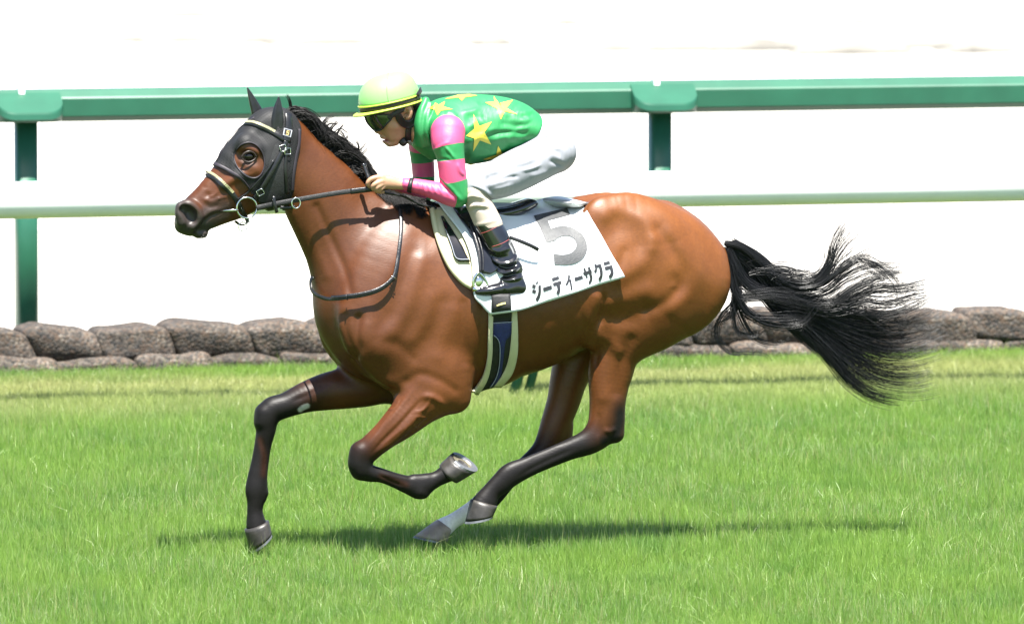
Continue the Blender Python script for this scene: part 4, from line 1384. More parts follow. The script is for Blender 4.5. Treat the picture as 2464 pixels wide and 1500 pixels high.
glyph([[(381, 1225), (489, 1192), (496, 1240), (390, 1272)]], [])
glyph([[(490, 1106), (576, 1080), (584, 1120), (498, 1148)], [(504, 1166), (606, 1136), (613, 1180), (512, 1208)]], [([(592, 1178), (598, 1240), (590, 1285), (574, 1310)], [(548, 1190), (560, 1232), (556, 1262), (545, 1288)])])
glyph([[(706, 1128), (730, 1120), (749, 1247), (728, 1253)]], [([(718, 1078), (712, 1130), (696, 1170), (676, 1205)], [(692, 1062), (688, 1110), (676, 1150), (660, 1180)])])
glyph([[(767, 1101), (868, 1072), (879, 1112), (781, 1146)]], [])
glyph([[(877, 1036), (980, 1000), (989, 1040), (889, 1070)], [(880, 986), (904, 978), (938, 1096), (916, 1104)]], [([(962, 962), (985, 1060), (994, 1115), (962, 1182)], [(936, 970), (955, 1060), (964, 1110), (944, 1160)])])
glyph([[(1036, 945), (1092, 930), (1098, 965), (1044, 978)]], [([(1040, 930), (1052, 985), (1048, 1020), (1034, 1042)], [(1014, 936), (1028, 980), (1024, 1000), (1012, 1016)]), ([(1096, 930), (1120, 1010), (1118, 1080), (1088, 1145)], [(1066, 940), (1086, 1020), (1088, 1070), (1066, 1112)])])
glyph([[(1130, 911), (1206, 893), (1213, 930), (1139, 951)], [(1144, 966), (1236, 944), (1246, 985), (1155, 1012)]], [([(1244, 972), (1258, 1038), (1244, 1080), (1216, 1109)], [(1208, 982), (1218, 1030), (1210, 1056), (1194, 1078)])])

# ------------------------------------------------------------------ saddle
saddle = empty('racing_saddle', P(*c3(450, 300)), 'small black racing saddle with cream foam pad and stirrups', 'saddle')
pad = mesh_obj('foam_pad', *strip(cc(c3, (165, 232), (192, 365), (238, 505), (292, 612), (370, 700), (442, 742)), cc(c3, (260, 225), (345, 330), (420, 430), (470, 540), (490, 640), (500, 730)), HORSE, .020, 26, 10, .018), M['cream'], saddle)
pos, nor = HORSE.lay(cc(c3, (172, 232), (200, 365), (246, 502), (300, 606), (375, 692), (442, 734)), .014, 6)
mesh_obj('pad_edge', *tube_vf(pos, .0115, 10), M['cream'], saddle)
mesh_obj('front_flap', *strip(cc(c3, (228, 288), (262, 372), (300, 480), (322, 545), (352, 576)), cc(c3, (246, 288), (315, 385), (372, 470), (405, 535), (428, 576)), HORSE, .029, 18, 6, .004), M['patent'], saddle)
M['stitch'] = mat('pale_stitching', (.30, .32, .36), .6)
SAD = Surf(CLOTH, HORSE)
mesh_obj('flap_seam', *tube_vf(HORSE.lay(cc(c3, (262, 385), (303, 490), (328, 552), (360, 566), (420, 566)), .0335, 5)[0], .0014, 5), M['stitch'], saddle)
mesh_obj('side_flap', *strip(cc(c3, (318, 216), (365, 290), (425, 375), (468, 480), (490, 580), (505, 640)), cc(c3, (470, 200), (545, 330), (600, 450), (620, 560), (610, 620), (560, 650)), SAD, .010, 24, 10, .006), M['patent'], saddle)
mesh_obj('stirrup_leather', *strap([(425, 330), (462, 440), (485, 540), (490, 642)], SAD, 17 * u3, .005, .022, c3), M['leather'], saddle)
mesh_obj('stirrup_leather', *strap([(440, 330), (480, 440), (503, 540), (505, 640)], SAD, 12 * u3, .005, .026, c3), M['leather'], saddle)
sf = Field(P(*c2(1000, 1500), 0) + [-.05, -.25, -.05], P(*c2(1900, 1150), 0) + [.05, .25, .05], .005)
sf.tube(S([(1020, 1310, 42, .07), (1250, 1330, 56, .08), (1500, 1352, 60, .10), (1660, 1312, 58, .115), (1790, 1252, 38, .095)], c2), 0)
for s in (-1, 1):
    sf.tube(S([(1480, 1360, 48, .035, s * .085), (1640, 1330, 46, .035, s * .10), (1790, 1262, 32, .03, s * .075)], c2), .03)
sv, sq = sf.mesh(2)
mesh_obj('seat', sv, sq, M['patent'], saddle)
for s in (-1, 1):
    la = s * .288
    st = mesh_obj('stirrup_iron', *tube_vf(catmull(np.array([P(*c3(x, y), la + (0.0)) for x, y in ((455, 735), (452, 690), (470, 655), (487, 640), (510, 655), (540, 700), (548, 735))]), 5), .0065, 8), M['metal'], saddle)
    mesh_obj('tread', *tube_vf([P(*c3(448, 742), la), P(*c3(500, 752), la), P(*c3(560, 765), la)], .011, 8), M['metal'], st)
mesh_obj('stirrup_plate', *ball_vf(P(*c3(490, 700), -.286), .020, axes=[BOD, LAT, VU], ax=(.8, .35, 1.2)), M['metal'], saddle)
free_strap([(690, 405, -.285), (760, 432, -.30), (830, 462, -.305), (878, 488, -.30)], 26 * u3, .004, c3, 'strap_end', 'leather', saddle)

# ------------------------------------------------------------------ girth
girth = empty('girth', P(*c3(640, 1100)), 'black girth strap with blue centre and cream foam edges under the horse belly', 'girth')
M['blue'] = mat('navy_blue_patch', (.018, .020, .11), .45, var=.2, scale=50, bump=.3, bscale=200)
M['yellow'] = mat('pale_yellow_mark', (.62, .55, .22), .5)
mesh_obj('foam_edge', *strip(cc(c3, (552, 860), (547, 1050), (540, 1200), (508, 1312), (440, 1410)), cc(c3, (580, 860), (576, 1050), (568, 1200), (542, 1320), (482, 1416)), HORSE, .020, 30, 5, .012, smooth=1), M['cream'], girth)
mesh_obj('foam_edge', *strip(cc(c3, (700, 850), (698, 1050), (678, 1200), (638, 1300), (580, 1372)), cc(c3, (734, 850), (742, 1050), (735, 1180), (700, 1290), (630, 1374)), HORSE, .016, 30, 5, .012, smooth=1), M['cream'], girth)
GS = SAD
mesh_obj('belly_strap', *strip(cc(c3, (572, 780), (574, 905), (573, 1050), (566, 1200), (536, 1320), (478, 1412)), cc(c3, (694, 780), (700, 900), (702, 1050), (682, 1200), (645, 1300), (590, 1372)), GS, .010, 34, 8, .008), M['webbing'], girth)
bs_ = mesh_obj('blue_patch', *strip(cc(c3, (578, 962), (582, 1035), (612, 1070), (622, 1120), (618, 1220), (596, 1310), (555, 1372)), cc(c3, (704, 955), (700, 1030), (664, 1075), (652, 1130), (642, 1220), (628, 1300), (584, 1372)), GS, .014, 30, 5, .002), M['blue'], girth)
M['edge'] = mat('pale_binding', (.32, .33, .40), .5)
mesh_obj('patch_binding', *tube_vf(GS.lay(cc(c3, (577, 962), (640, 957), (705, 954)), .016, 6)[0], .0016, 5), M['edge'], bs_)
mesh_obj('patch_binding', *tube_vf(GS.lay(cc(c3, (582, 1037), (612, 1068), (622, 1120), (618, 1220), (596, 1310), (555, 1372)), .016, 6)[0], .0016, 5), M['edge'], bs_)
mesh_obj('yellow_mark', *strip(cc(c3, (604, 848), (632, 838), (660, 833)), cc(c3, (606, 856), (634, 849), (662, 843)), GS, .0125, 8, 3), M['yellow'], girth)
mesh_obj('buckle', *box_vf(P(*c3(528, 1384), -.02), .045, .03, .014, [BOD, LAT, VU]), M['leather'], girth, False)
# ================================================================== mane and tail: every lock is strands
def hair_mat(name, col, rough=.32):
    m, nt, b = mat_new(name)
    at = nt.nodes.new('ShaderNodeAttribute'); at.attribute_name = 'tone'
    r = nt.nodes.new('ShaderNodeValToRGB')
    r.color_ramp.elements[0].color = tuple(c * .5 for c in col) + (1,); r.color_ramp.elements[1].color = tuple(min(c * 2.6, 1) for c in col) + (1,)
    nt.links.new(at.outputs['Fac'], r.inputs['Fac']); nt.links.new(r.outputs['Color'], b.inputs['Base Color'])
    b.inputs['Roughness'].default_value = rough
    b.inputs['Specular IOR Level'].default_value = .38
    return m
M['hair'] = hair_mat('black_hair', (.0075, .0075, .0085))

def strands(name, paths, rads, m, parent, tones=None):
    """paths: list of (k,3) with equal k; three-sided tapering strands in one mesh"""
    A = np.array(paths)
    n, k = A.shape[:2]
    T = np.gradient(A, axis=1); T /= np.maximum(np.linalg.norm(T, axis=2), 1e-9)[..., None]
    view = CAM - A; view /= np.linalg.norm(view, axis=2)[..., None]
    s = np.cross(T, view); s /= np.maximum(np.linalg.norm(s, axis=2), 1e-9)[..., None]
    u = np.cross(s, T)
    rad = np.asarray(rads)[:, None, None] * np.interp(np.linspace(0, 1, k), [0, .55, 1], [1, .95, .40])[None, :, None]
    V = np.stack([A + rad * (s * math.cos(a) + u * math.sin(a)) for a in (math.pi / 6, math.pi * 5 / 6, math.pi * 1.5)], 2)
    V = V.reshape(-1, 3)
    base = (np.arange(n) * k * 3)[:, None, None] + (np.arange(k - 1) * 3)[None, :, None]
    quads = []
    for c in range(3):
        d = (c + 1) % 3
        quads.append(np.stack([base + c, base + d, base + d + 3, base + c + 3], -1).reshape(-1, 4))
    tn = np.repeat(rng.random(n) if tones is None else tones, k * 3)
    return mesh_obj(name, V, np.vstack(quads), m, parent, attrs={'tone': tn})

def lock(guide, conv, lat0, lat1, n, w0, w1, wob=.5, k=22, t_end=(.75, 1.0), clump=0.0, lat_w=.02, taper=None):
    """strands that follow a pixel guide; w0,w1 half widths (px of the crop) at root and tip"""
    g = catmull(np.array([conv(*q) for q in guide]), 12)
    sc = conv(1000, 0)[0] / 1000 - conv(0, 0)[0] / 1000
    L = np.concatenate([[0], np.cumsum(np.linalg.norm(np.diff(g, axis=0), axis=1))]); Lt = L[-1]
    out = []
    for i in range(int(n * 1.45) if conv is c8 else n):
        te = rng.uniform(*t_end); t0 = rng.uniform(0, .04)
        t = np.linspace(t0, te, k)
        x = np.interp(t * Lt, L, g[:, 0]); y = np.interp(t * Lt, L, g[:, 1])
        dx, dy = np.gradient(x), np.gradient(y)
        ln = np.hypot(dx, dy) + 1e-9
        nx, ny = -dy / ln, dx / ln
        a = rng.normal(0, .5) if clump == 0 else rng.normal(0, .5) * (1 - clump)
        a = np.clip(a, -1.15, 1.15)
        w = (w0 + (w1 - w0) * t ** 1.2) * sc
        ph, fr = rng.uniform(0, 6.28), rng.uniform(.6, 1.8)
        off = a * w + wob * w1 * sc * .25 * np.sin(ph + fr * 5 * t) * t + rng.normal(0, .24) * w1 * sc * t ** 2
        la = lat0 + (lat1 - lat0) * t + rng.normal(0, lat_w) * (.4 + t)
        out.append([P(px_, py_, l_) for px_, py_, l_ in zip(x + nx * off, y + ny * off, la)])
    return out

tail = []
tail_w = []
def tl(*a, **k):
    q = lock(*a, **k)
    tail.extend(q); tail_w.extend([1.35 if len(q) < 100 else 1.0] * len(q))
LM = [(362, 300), (470, 430), (600, 600), (740, 760), (900, 910), (1070, 1050), (1230, 1240), (1400, 1350), (1590, 1392)]
tl(LM, c8, .0, .05, 380, 40, 55, k=26, t_end=(.6, 1))
tl([(372, 300), (520, 420), (660, 560), (820, 740), (1000, 880), (1180, 1040), (1400, 1190), (1640, 1230), (1820, 1190)], c8, .0, .05, 480, 55, 125, k=26, t_end=(.6, 1))
tl([(380, 300), (540, 400), (700, 560), (880, 740), (1080, 850), (1280, 950), (1500, 1020), (1720, 990), (1920, 900)], c8, .0, .04, 480, 55, 130, k=26, t_end=(.6, 1))
tl([(390, 310), (560, 400), (720, 560), (900, 690), (1120, 790), (1330, 860), (1560, 860), (1760, 800), (1910, 730)], c8, .0, .03, 330, 50, 100, k=26, t_end=(.6, 1))
tl([(400, 320), (560, 420), (700, 560), (860, 660), (1060, 740), (1260, 770), (1480, 790), (1680, 720), (1840, 625)], c8, -.01, .0, 170, 45, 45, k=26, t_end=(.65, 1))
tl([(350, 285), (470, 310), (580, 390), (680, 480), (760, 570)], c8, -.02, .0, 260, 18, 45, k=14, t_end=(.6, 1))
tl([(370, 320), (420, 430), (500, 560), (640, 640), (800, 680), (960, 720)], c8, -.03, -.02, 240, 30, 60, k=20)
tl([(390, 420), (420, 560), (460, 650), (560, 650), (700, 640), (860, 660)], c8, -.04, -.03, 120, 35, 40, k=18)
tl([(380, 420), (430, 560), (440, 680), (400, 780), (330, 840)], c8, -.01, .0, 110, 40, 30, k=14)
# upswept locks
tl([(600, 440), (760, 530), (900, 560), (1010, 520), (1080, 430), (1110, 310), (1160, 200), (1225, 110)], c8, -.02, -.03, 57, 25, 54, k=24, t_end=(.88, 1.0))
tl([(620, 470), (800, 570), (980, 560), (1090, 460), (1160, 350), (1240, 250), (1340, 205)], c8, -.02, -.03, 39, 25, 60, k=24, t_end=(.88, 1.0))
tl([(640, 480), (820, 590), (1000, 580), (1140, 470), (1260, 380), (1380, 320), (1500, 330)], c8, -.02, -.03, 24, 20, 60, k=22, t_end=(.85, 1.0))
tl([(640, 480), (840, 600), (1020, 580), (1160, 480), (1300, 400), (1420, 450), (1540, 540), (1590, 660)], c8, -.02, -.03, 55, 25, 67, k=26, t_end=(.88, 1.0))
tl([(700, 560), (900, 660), (1060, 640), (1200, 540), (1340, 480), (1480, 470), (1640, 465)], c8, -.02, -.02, 44, 25, 75, k=24, t_end=(.88, 1.0))
tl([(760, 620), (950, 700), (1100, 700), (1220, 620), (1360, 550), (1520, 490), (1690, 408)], c8, -.03, -.03, 104, 30, 42, k=24, t_end=(.6, 1))
tl([(800, 640), (1000, 720), (1140, 720), (1280, 650), (1420, 600), (1580, 600), (1800, 560)], c8, -.02, -.02, 66, 30, 60, k=24, t_end=(.88, 1.0))
tl([(800, 640), (1000, 740), (1160, 740), (1320, 690), (1480, 700), (1640, 660), (1840, 620)], c8, -.02, -.02, 60, 30, 75, k=24, t_end=(.88, 1.0))
tl([(520, 500), (640, 460), (760, 450), (880, 480), (1000, 500)], c8, -.02, -.02, 28, 18, 52, k=18)
tl([(560, 470), (700, 480), (820, 500), (960, 500), (1060, 440)], c8, -.02, -.02, 33, 20, 37, k=18)
# hanging loops under the dock
tl([(410, 520), (420, 680), (340, 780), (295, 880), (320, 980), (400, 1045), (520, 1045), (640, 1060), (700, 1130)], c8, -.03, -.03, 20, 24, 34, k=26, t_end=(.6, 1))
tl([(400, 560), (440, 700), (420, 800), (450, 900), (560, 920), (680, 860)], c8, -.03, -.03, 26, 25, 35, k=22)
tl([(430, 600), (500, 740), (620, 830), (780, 860), (900, 840), (980, 760), (1020, 690)], c8, -.05, -.05, 46, 26, 40, k=24, t_end=(.6, 1))
tl([(420, 640), (520, 780), (660, 800), (820, 800), (960, 820)], c8, -.04, -.03, 40, 30, 60, k=20)
tl([(420, 640), (470, 800), (560, 940), (700, 980), (830, 940)], c8, -.03, -.03, 22, 25, 25, k=22)
tl([(420, 640), (400, 780), (270, 860), (260, 960), (300, 1040)], c8, -.03, -.03, 8, 20, 30, k=20)
for _ in range(46):                                                     # stray hairs
    x, y = rng.uniform(500, 1500), 0
    y = np.interp(x, [500, 760, 1100, 1500], [420, 560, 700, 820]) + rng.normal(0, 40)
    a = rng.uniform(-.9, .7); l = rng.uniform(120, 420); b = rng.uniform(-.9, .5)
    tl([(x, y), (x + l * .5 * math.cos(a), y + l * .5 * math.sin(a)), (x + l * math.cos(a + b * .5), y + l * math.sin(a + b * .5))], c8, -.05, -.04, 1, 5, 10, k=12)
tail = [resample(np.array(s), 24, False) for s in tail]
strands('tail', tail, rng.uniform(.00045, .00085, len(tail)) * np.array(tail_w), M['hair'], horse)

mane = []
def mn(*a, **k): mane.extend(lock(*a, **k))
crest = catmull(np.array([(1010, 300), (1080, 352), (1150, 432), (1300, 560), (1460, 690), (1560, 800), (1640, 900), (1750, 1000), (1900, 1080), (2050, 1140)]), 12)
for i in range(150):
    f = i / 149
    p = crest[min(int(f * (len(crest) - 1)), len(crest) - 1)]
    q = crest[min(int(f * (len(crest) - 1)) + 3, len(crest) - 1)]
    t = unit(np.append(q - p + 1e-6, 0))[:2] if np.linalg.norm(q - p) > 1 else np.array([.8, .6])
    up_ = np.array([t[1], -t[0]])
    hgt = np.interp(f, [0, .1, .35, .6, 1], [85, 125, 135, 115, 70]) * rng.uniform(.88, 1.10)
    ln = np.interp(f, [0, .3, .7, 1], [230, 320, 320, 240]) * rng.uniform(.9, 1.15)
    gd = [p - up_ * 14, p + up_ * hgt * .50 + t * ln * .10, p + up_ * hgt * .88 + t * ln * .34, p + up_ * hgt * .92 + t * ln * .68, p + up_ * hgt * .70 + t * ln * 1.0]
    mn([tuple(x) for x in gd], c1, rng.uniform(-.012, .012), rng.uniform(-.03, .03), 22, 18, 34, k=12, lat_w=.012, wob=.15)
# loose wisps blown back over the crest
WISP = [[(1060, 300), (1070, 260), (1110, 262), (1150, 300)], [(1060, 300), (1050, 220), (1020, 150)], [(1100, 320), (1150, 280), (1200, 320), (1220, 340)],
        [(1290, 480), (1330, 380), (1400, 330), (1440, 310)], [(1300, 480), (1360, 400), (1420, 390), (1480, 420)], [(1350, 540), (1390, 430), (1440, 380), (1450, 340)],
        [(1420, 600), (1440, 480), (1500, 400), (1520, 440)], [(1400, 560), (1420, 470), (1470, 440), (1540, 500)], [(1440, 620), (1490, 540), (1480, 480), (1420, 440)],
        [(1470, 680), (1500, 600), (1510, 520), (1560, 480)], [(1480, 680), (1560, 660), (1640, 600), (1700, 525)], [(1480, 690), (1580, 680), (1660, 630), (1725, 560)],
        [(1480, 690), (1580, 660), (1620, 610), (1600, 540), (1540, 500)], [(1480, 680), (1540, 640), (1520, 560), (1480, 520)], [(1500, 700), (1600, 680), (1700, 720)], [(1490, 690), (1550, 690), (1640, 730), (1740, 780)]]
for wpt in WISP: mn(wpt, c1, -.01, -.02, 11, 14, 16, k=14, lat_w=.006)
# hair lying on the near side of the withers
for pts, n_ in (([(560, 560), (660, 640), (800, 800), (880, 980)], 130), ([(700, 640), (850, 720), (960, 830), (1000, 960), (980, 1040)], 150), ([(900, 700), (1040, 760), (1150, 860), (1230, 1000), (1240, 1110)], 160),
                ([(1100, 780), (1250, 810), (1400, 860), (1500, 900)], 90), ([(430, 480), (520, 600), (640, 720), (760, 840)], 110), ([(300, 420), (420, 520), (520, 620), (620, 700)], 90)):
    for s in lock(pts, cB, 0, 0, n_, 50, 80, k=12, lat_w=0):
        q = to_px(np.array(s))
        pos_ = []
        for x, y in q:
            h = HORSE.hit(x, y)
            pos_.append((h[0] + h[1] * rng.uniform(.003, .014)) if h is not None else P(x, y, -.03))
        mane.append(pos_)
kk = min(len(s) for s in mane)
mane = [resample(np.array(s), 12, False) for s in mane]
M['mane'] = hair_mat('black_mane', (.0065, .006, .006), .5)
M['mane'].node_tree.nodes['Principled BSDF'].inputs['Specular IOR Level'].default_value = .25
strands('mane', mane, rng.uniform(.0009, .0015, len(mane)), M['mane'], horse)
whisk = []
for _ in range(26):
    x, y = random.choice([(330, 1300), (360, 1330), (300, 1340), (390, 1260)])
    whisk.append(resample(np.array([P(*c1(x, y), -.03), P(*c1(x + rng.uniform(-10, 40), y + rng.uniform(15, 40)), -.04), P(*c1(x + rng.uniform(-10, 70), y + rng.uniform(30, 75)), -.045)]), 6))
strands('whiskers', whisk, np.full(len(whisk), .0004), M['hair'], horse)
# ================================================================== the jockey
u2 = .25927 / PX
person = empty('person', P(*c2(1300, 1300)), 'jockey in green and pink silks with yellow stars and white breeches, crouched over the saddle', 'person')
TORSO = S([(905, 470, 120, .085), (985, 500, 205, .15), (1090, 540, 272, .178), (1230, 572, 322, .172), (1450, 556, 292, .160), (1620, 548, 242, .152), (1750, 575, 185, .148), (1850, 625, 150, .14)], c2)
N_ARM = S([(1030, 600, 160, .072, -.180), (1030, 700, 150, .068, -.200), (1050, 800, 132, .062, -.208), (1065, 920, 126, .060, -.212), (1082, 1050, 126, .058, -.212), (1110, 1150, 108, .055, -.212), (1118, 1200, 98, .052, -.212),
           (1050, 1190, 96, .050, -.208), (930, 1150, 86, .045, -.198), (800, 1115, 72, .040, -.180), (720, 1098, 66, .037, -.170), (640, 1082, 60, .034, -.158)], c2)
F_ARM = S([(800, 620, 120, .07, .165), (785, 720, 118, .065, .185), (790, 820, 108, .058, .195), (800, 930, 104, .055, .198), (806, 1050, 102, .053, .198), (800, 1160, 96, .050, .195),
           (730, 1150, 84, .045, .18), (600, 1110, 70, .04, .13), (480, 1080, 58, .034, .09)], c2)
HEADA = [(610, 560, 400, .082), (640, 640, 400, .082)]
def jfield(): return Field(np.array([-.98, -.62, .85]), np.array([.20, .42, 2.0]), .0042)

# body: head, neck, trunk and limbs as one skin
jb = Field(np.array([-.86, -.62, .55]), np.array([.14, .42, 2.0]), .0038)
jb.tube(S(HEADA, cA), 0)
jb.tube(S([(500, 780, 190, .062), (592, 940, 160, .060), (655, 1080, 125, .048)], cA), .02)
jb.tube(S([(730, 960, 165, .058), (745, 1080, 108, .048)], cA), .02)
jb.tube(S([(350, 850, 34, .011), (388, 940, 38, .0125), (424, 1010, 42, .016)], cA), .009)        # nose
for s in (-1, 1): jb.tube(S([(452, 1030, 34, .009, s * .012), (478, 1040, 28, .008, s * .013)], cA), .006)
jb.tube(S([(505, 1098, 36, .021), (524, 1128, 28, .022)], cA), .008)
jb.tube(S([(538, 1178, 28, .020), (575, 1195, 32, .020)], cA), .008)
jb.tube(S([(625, 1218, 50, .026), (705, 1188, 64, .034)], cA), .012)
for s in (-1, 1): jb.tube(S([(620, 905, 76, .024, s * .042), (710, 935, 66, .022, s * .046)], cA), .02)
jb.tube(S([(500, 1150, 6, .018), (600, 1158, 6, .026)], cA), .003, 'sub')          # mouth line
for s in (-1, 1):
    jb.tube(S([(868, 690, 40, .011, s * .078), (905, 640, 46, .012, s * .082), (945, 690, 44, .012, s * .084), (940, 770, 38, .012, s * .080), (905, 800, 30, .011, s * .077)], cA), .004)
    jb.tube(S([(900, 690, 22, .010, s * .092), (915, 740, 20, .010, s * .090)], cA), .003, 'sub')
jb.tube(S([(860, 860, 180, .052), (1000, 1000, 190, .058), (1180, 1080, 200, .062)], cA), .03)
jb.tube(TORSO[:-2], .03, grow=-.03)
jb.tube(N_ARM, .02, grow=-.008)
jb.tube(F_ARM, .02, grow=-.008)
N_LEG = [(2010, 800, 178, .10, -.075), (1800, 895, 195, .095, -.13), (1560, 1010, 188, .088, -.175), (1390, 1085, 150, .078, -.20), (1295, 1130, 118, .066, -.21), (1290, 1200, 105, .058, -.215), (1345, 1320, 110, .054, -.225), (1410, 1450, 112, .052, -.235)]
F_LEG = [(a, b, c, d, -e) for a, b, c, d, e in N_LEG]
SHIN = [(560, 352, 78, .050, -.236), (605, 440, 84, .050, -.245), (645, 530, 84, .048, -.25), (672, 610, 80, .046, -.255), (702, 690, 70, .044, -.258), (700, 735, 50, .042, -.26), (610, 742, 44, .042, -.262), (520, 752, 34, .038, -.262)]
for L_ in (N_LEG, F_LEG): jb.tube(S(L_, c2), .03, grow=-.012)
for s in (1, -1): jb.tube(S([(a, b, c, d, e * s) for a, b, c, d, e in SHIN], c3), .01, grow=-.012)
# near hand closing on the rein
def fing(pts, r, k=.004): jb.tube(S([(x, y, r * f, r * f * .1383 / PX, l) for (x, y, l), f in zip(pts, np.linspace(1.08, .86, len(pts)))], cB), k, dense=4)
jb.tube(S([(960, 495, 92, .022, -.160), (840, 480, 100, .021, -.160), (700, 455, 118, .019, -.160), (560, 440, 122, .017, -.160)], cB), .012)
fing([(560, 370, -.165), (440, 372, -.168), (345, 410, -.166), (305, 480, -.160), (350, 530, -.150)], 44)
fing([(560, 430, -.170), (470, 462, -.175), (405, 505, -.174), (395, 560, -.165), (440, 590, -.150)], 42)
fing([(570, 480, -.168), (500, 520, -.174), (455, 560, -.172), (460, 605, -.160), (510, 615, -.148)], 40)
fing([(600, 520, -.164), (545, 560, -.168), (515, 590, -.165), (530, 620, -.155), (570, 620, -.148)], 36)
fing([(760, 400, -.148), (620, 350, -.140), (520, 340, -.136), (430, 380, -.138)], 44)
# far hand
jb.tube(S([(600, 470, 95, .022, .105), (480, 440, 110, .02, .085), (380, 420, 105, .02, .075)], cB), .012)
for i in range(4):
    fing([(400, 340 + 45 * i, .070), (320, 360 + 45 * i, .060), (290, 410 + 45 * i, .055), (330, 450 + 45 * i, .060)], 38)
fing([(520, 380, .075), (420, 330, .06), (340, 330, .055)], 40)
jv, jq = jb.mesh(1)
M['skin'] = mat('skin', (.39, .215, .135), .45, var=.10, scale=30, bump=.08, bscale=200)
def tint_skin():
    nt = M['skin'].node_tree; b = nt.nodes['Principled BSDF']
    old = b.inputs['Base Color'].links[0].from_socket
    at = nt.nodes.new('ShaderNodeAttribute'); at.attribute_name = 'flush'
    mx = nt.nodes.new('ShaderNodeMix'); mx.data_type = 'RGBA'; mx.inputs[7].default_value = (.26, .085, .075, 1)
    nt.links.new(at.outputs['Fac'], mx.inputs[0]); nt.links.new(old, mx.inputs[6]); nt.links.new(mx.outputs[2], b.inputs['Base Color'])
tint_skin()
jpx = to_px(jv)
flush = np.exp(-(seg_dist(jpx, cc(cA, (500, 1150), (530, 1165), (585, 1160)))[0] / 5.5) ** 2) * .8
flush += np.exp(-(seg_dist(jpx, cc(cA, (420, 1030), (450, 1050)))[0] / 6) ** 2) * .25
M['skin'].node_tree.nodes['Principled BSDF'].inputs['Subsurface Weight'].default_value = .12
M['skin'].node_tree.nodes['Principled BSDF'].inputs['Subsurface Radius'].default_value = (.01, .004, .002)
mesh_obj('body', jv, jq, M['skin'], person, attrs={'flush': np.clip(flush, 0, 1)})
JB = Surf((jv, jq))

# silks
def cloth_mat(name, col, rough=.55, sheen=.0, wr=.14):
    m, nt, b = mat_new(name)
    tc = nt.nodes.new('ShaderNodeTexCoord')
    w = nt.nodes.new('ShaderNodeTexNoise'); w.inputs['Scale'].default_value = 14; w.inputs['Detail'].default_value = 3; w.inputs['Distortion'].default_value = .9
    mp = nt.nodes.new('ShaderNodeMapping'); mp.inputs['Scale'].default_value = (1.6, 1, .55); mp.inputs['Rotation'].default_value = (0, R(25), 0)
    nt.links.new(tc.outputs['Object'], mp.inputs['Vector']); nt.links.new(mp.outputs['Vector'], w.inputs['Vector'])
    bp = nt.nodes.new('ShaderNodeBump'); bp.inputs['Strength'].default_value = wr; bp.inputs['Distance'].default_value = .02
    nt.links.new(w.outputs['Fac'], bp.inputs['Height']); nt.links.new(bp.outputs['Normal'], b.inputs['Normal'])
    b.inputs['Base Color'].default_value = tuple(col) + (1,)
    b.inputs['Roughness'].default_value = rough
    b.inputs['Sheen Weight'].default_value = sheen
    b.inputs['Specular IOR Level'].default_value = .75
    return m, nt, b
GREEN, PINK, YEL = (.010, .200, .052), (.56, .062, .17), (.62, .52, .045)
M['silk_green'] = cloth_mat('green_silk', GREEN)[0]
M['silk_yellow'] = cloth_mat('yellow_silk', YEL)[0]
def stripe_mat(name, stops):
    m, nt, b = cloth_mat(name, PINK)
    at = nt.nodes.new('ShaderNodeAttribute'); at.attribute_name = 'run'
    r = nt.nodes.new('ShaderNodeValToRGB'); cr = r.color_ramp; cr.interpolation = 'CONSTANT'
    while len(cr.elements) < len(stops): cr.elements.new(.5)
    for e, (p_, c_) in zip(cr.elements, stops): e.position = p_
    for e, (p_, c_) in zip(cr.elements, stops): e.color = tuple(c_) + (1,)
    nt.links.new(at.outputs['Fac'], r.inputs['Fac']); nt.links.new(r.outputs['Color'], b.inputs['Base Color'])
    return m
jt = Field(np.array([-.66, -.45, 1.05]), np.array([.20, .40, 2.0]), .0042)
jt.tube(TORSO, 0)
jt.tube(S([(1010, 560, 150, .06, -.13), (1110, 640, 150, .06, -.14)], c2), .04)
jt.tube(S([(1010, 560, 150, .06, .13), (1110, 640, 150, .06, .14)], c2), .04)
jt.tube(S([(800, 470, 55, .04, -.055), (815, 330, 40, .035, -.02)], c2), .02)
for p_ in ([(1150, 560, 58, .035, -.035), (1110, 700, 62, .03, -.062), (1085, 880, 66, .03, -.072), (1090, 1050, 66, .03, -.070), (1120, 1200, 60, .03, -.055)],
           [(1240, 620, 40, .03, -.05), (1200, 800, 46, .03, -.078), (1180, 1000, 46, .03, -.085), (1220, 1180, 50, .03, -.07)],
           [(1130, 560, 50, .03, .03), (1060, 800, 60, .03, .07), (1050, 1050, 60, .03, .065), (1100, 1200, 60, .03, .05)]):
    jt.tube(S(p_, cA), .015)
jt.tube(S([(760, 690, 70, .06), (900, 740, 120, .09)], c2), .04)
jt.cut(P(*c2(1785, 590)), P(*c2(1872, 639)) - P(*c2(1785, 590)))
tv, tq = jt.mesh(2)
W = []
r_ = random.Random(5)
for x0, y0, x1, y1 in ((1230, 660, 1500, 560), (1240, 740, 1480, 700), (1260, 820, 1520, 760), (1330, 640, 1640, 600), (1420, 690, 1680, 640), (1150, 420, 1330, 380), (1180, 480, 1400, 470), (1500, 520, 1720, 560),
                       (1480, 400, 1700, 430), (1300, 330, 1480, 310), (1560, 660, 1700, 690), (1210, 560, 1300, 480), (1400, 800, 1600, 740), (1000, 420, 1120, 480), (1650, 400, 1800, 470), (1600, 470, 1790, 540)):
    W.append((cc(c2, (x0, y0), ((x0 + x1) / 2 + r_.uniform(-12, 12), (y0 + y1) / 2 + r_.uniform(-22, 22)), (x1, y1)), r_.uniform(5, 8.5), r_.choice([-.0055, .005, .0045])))
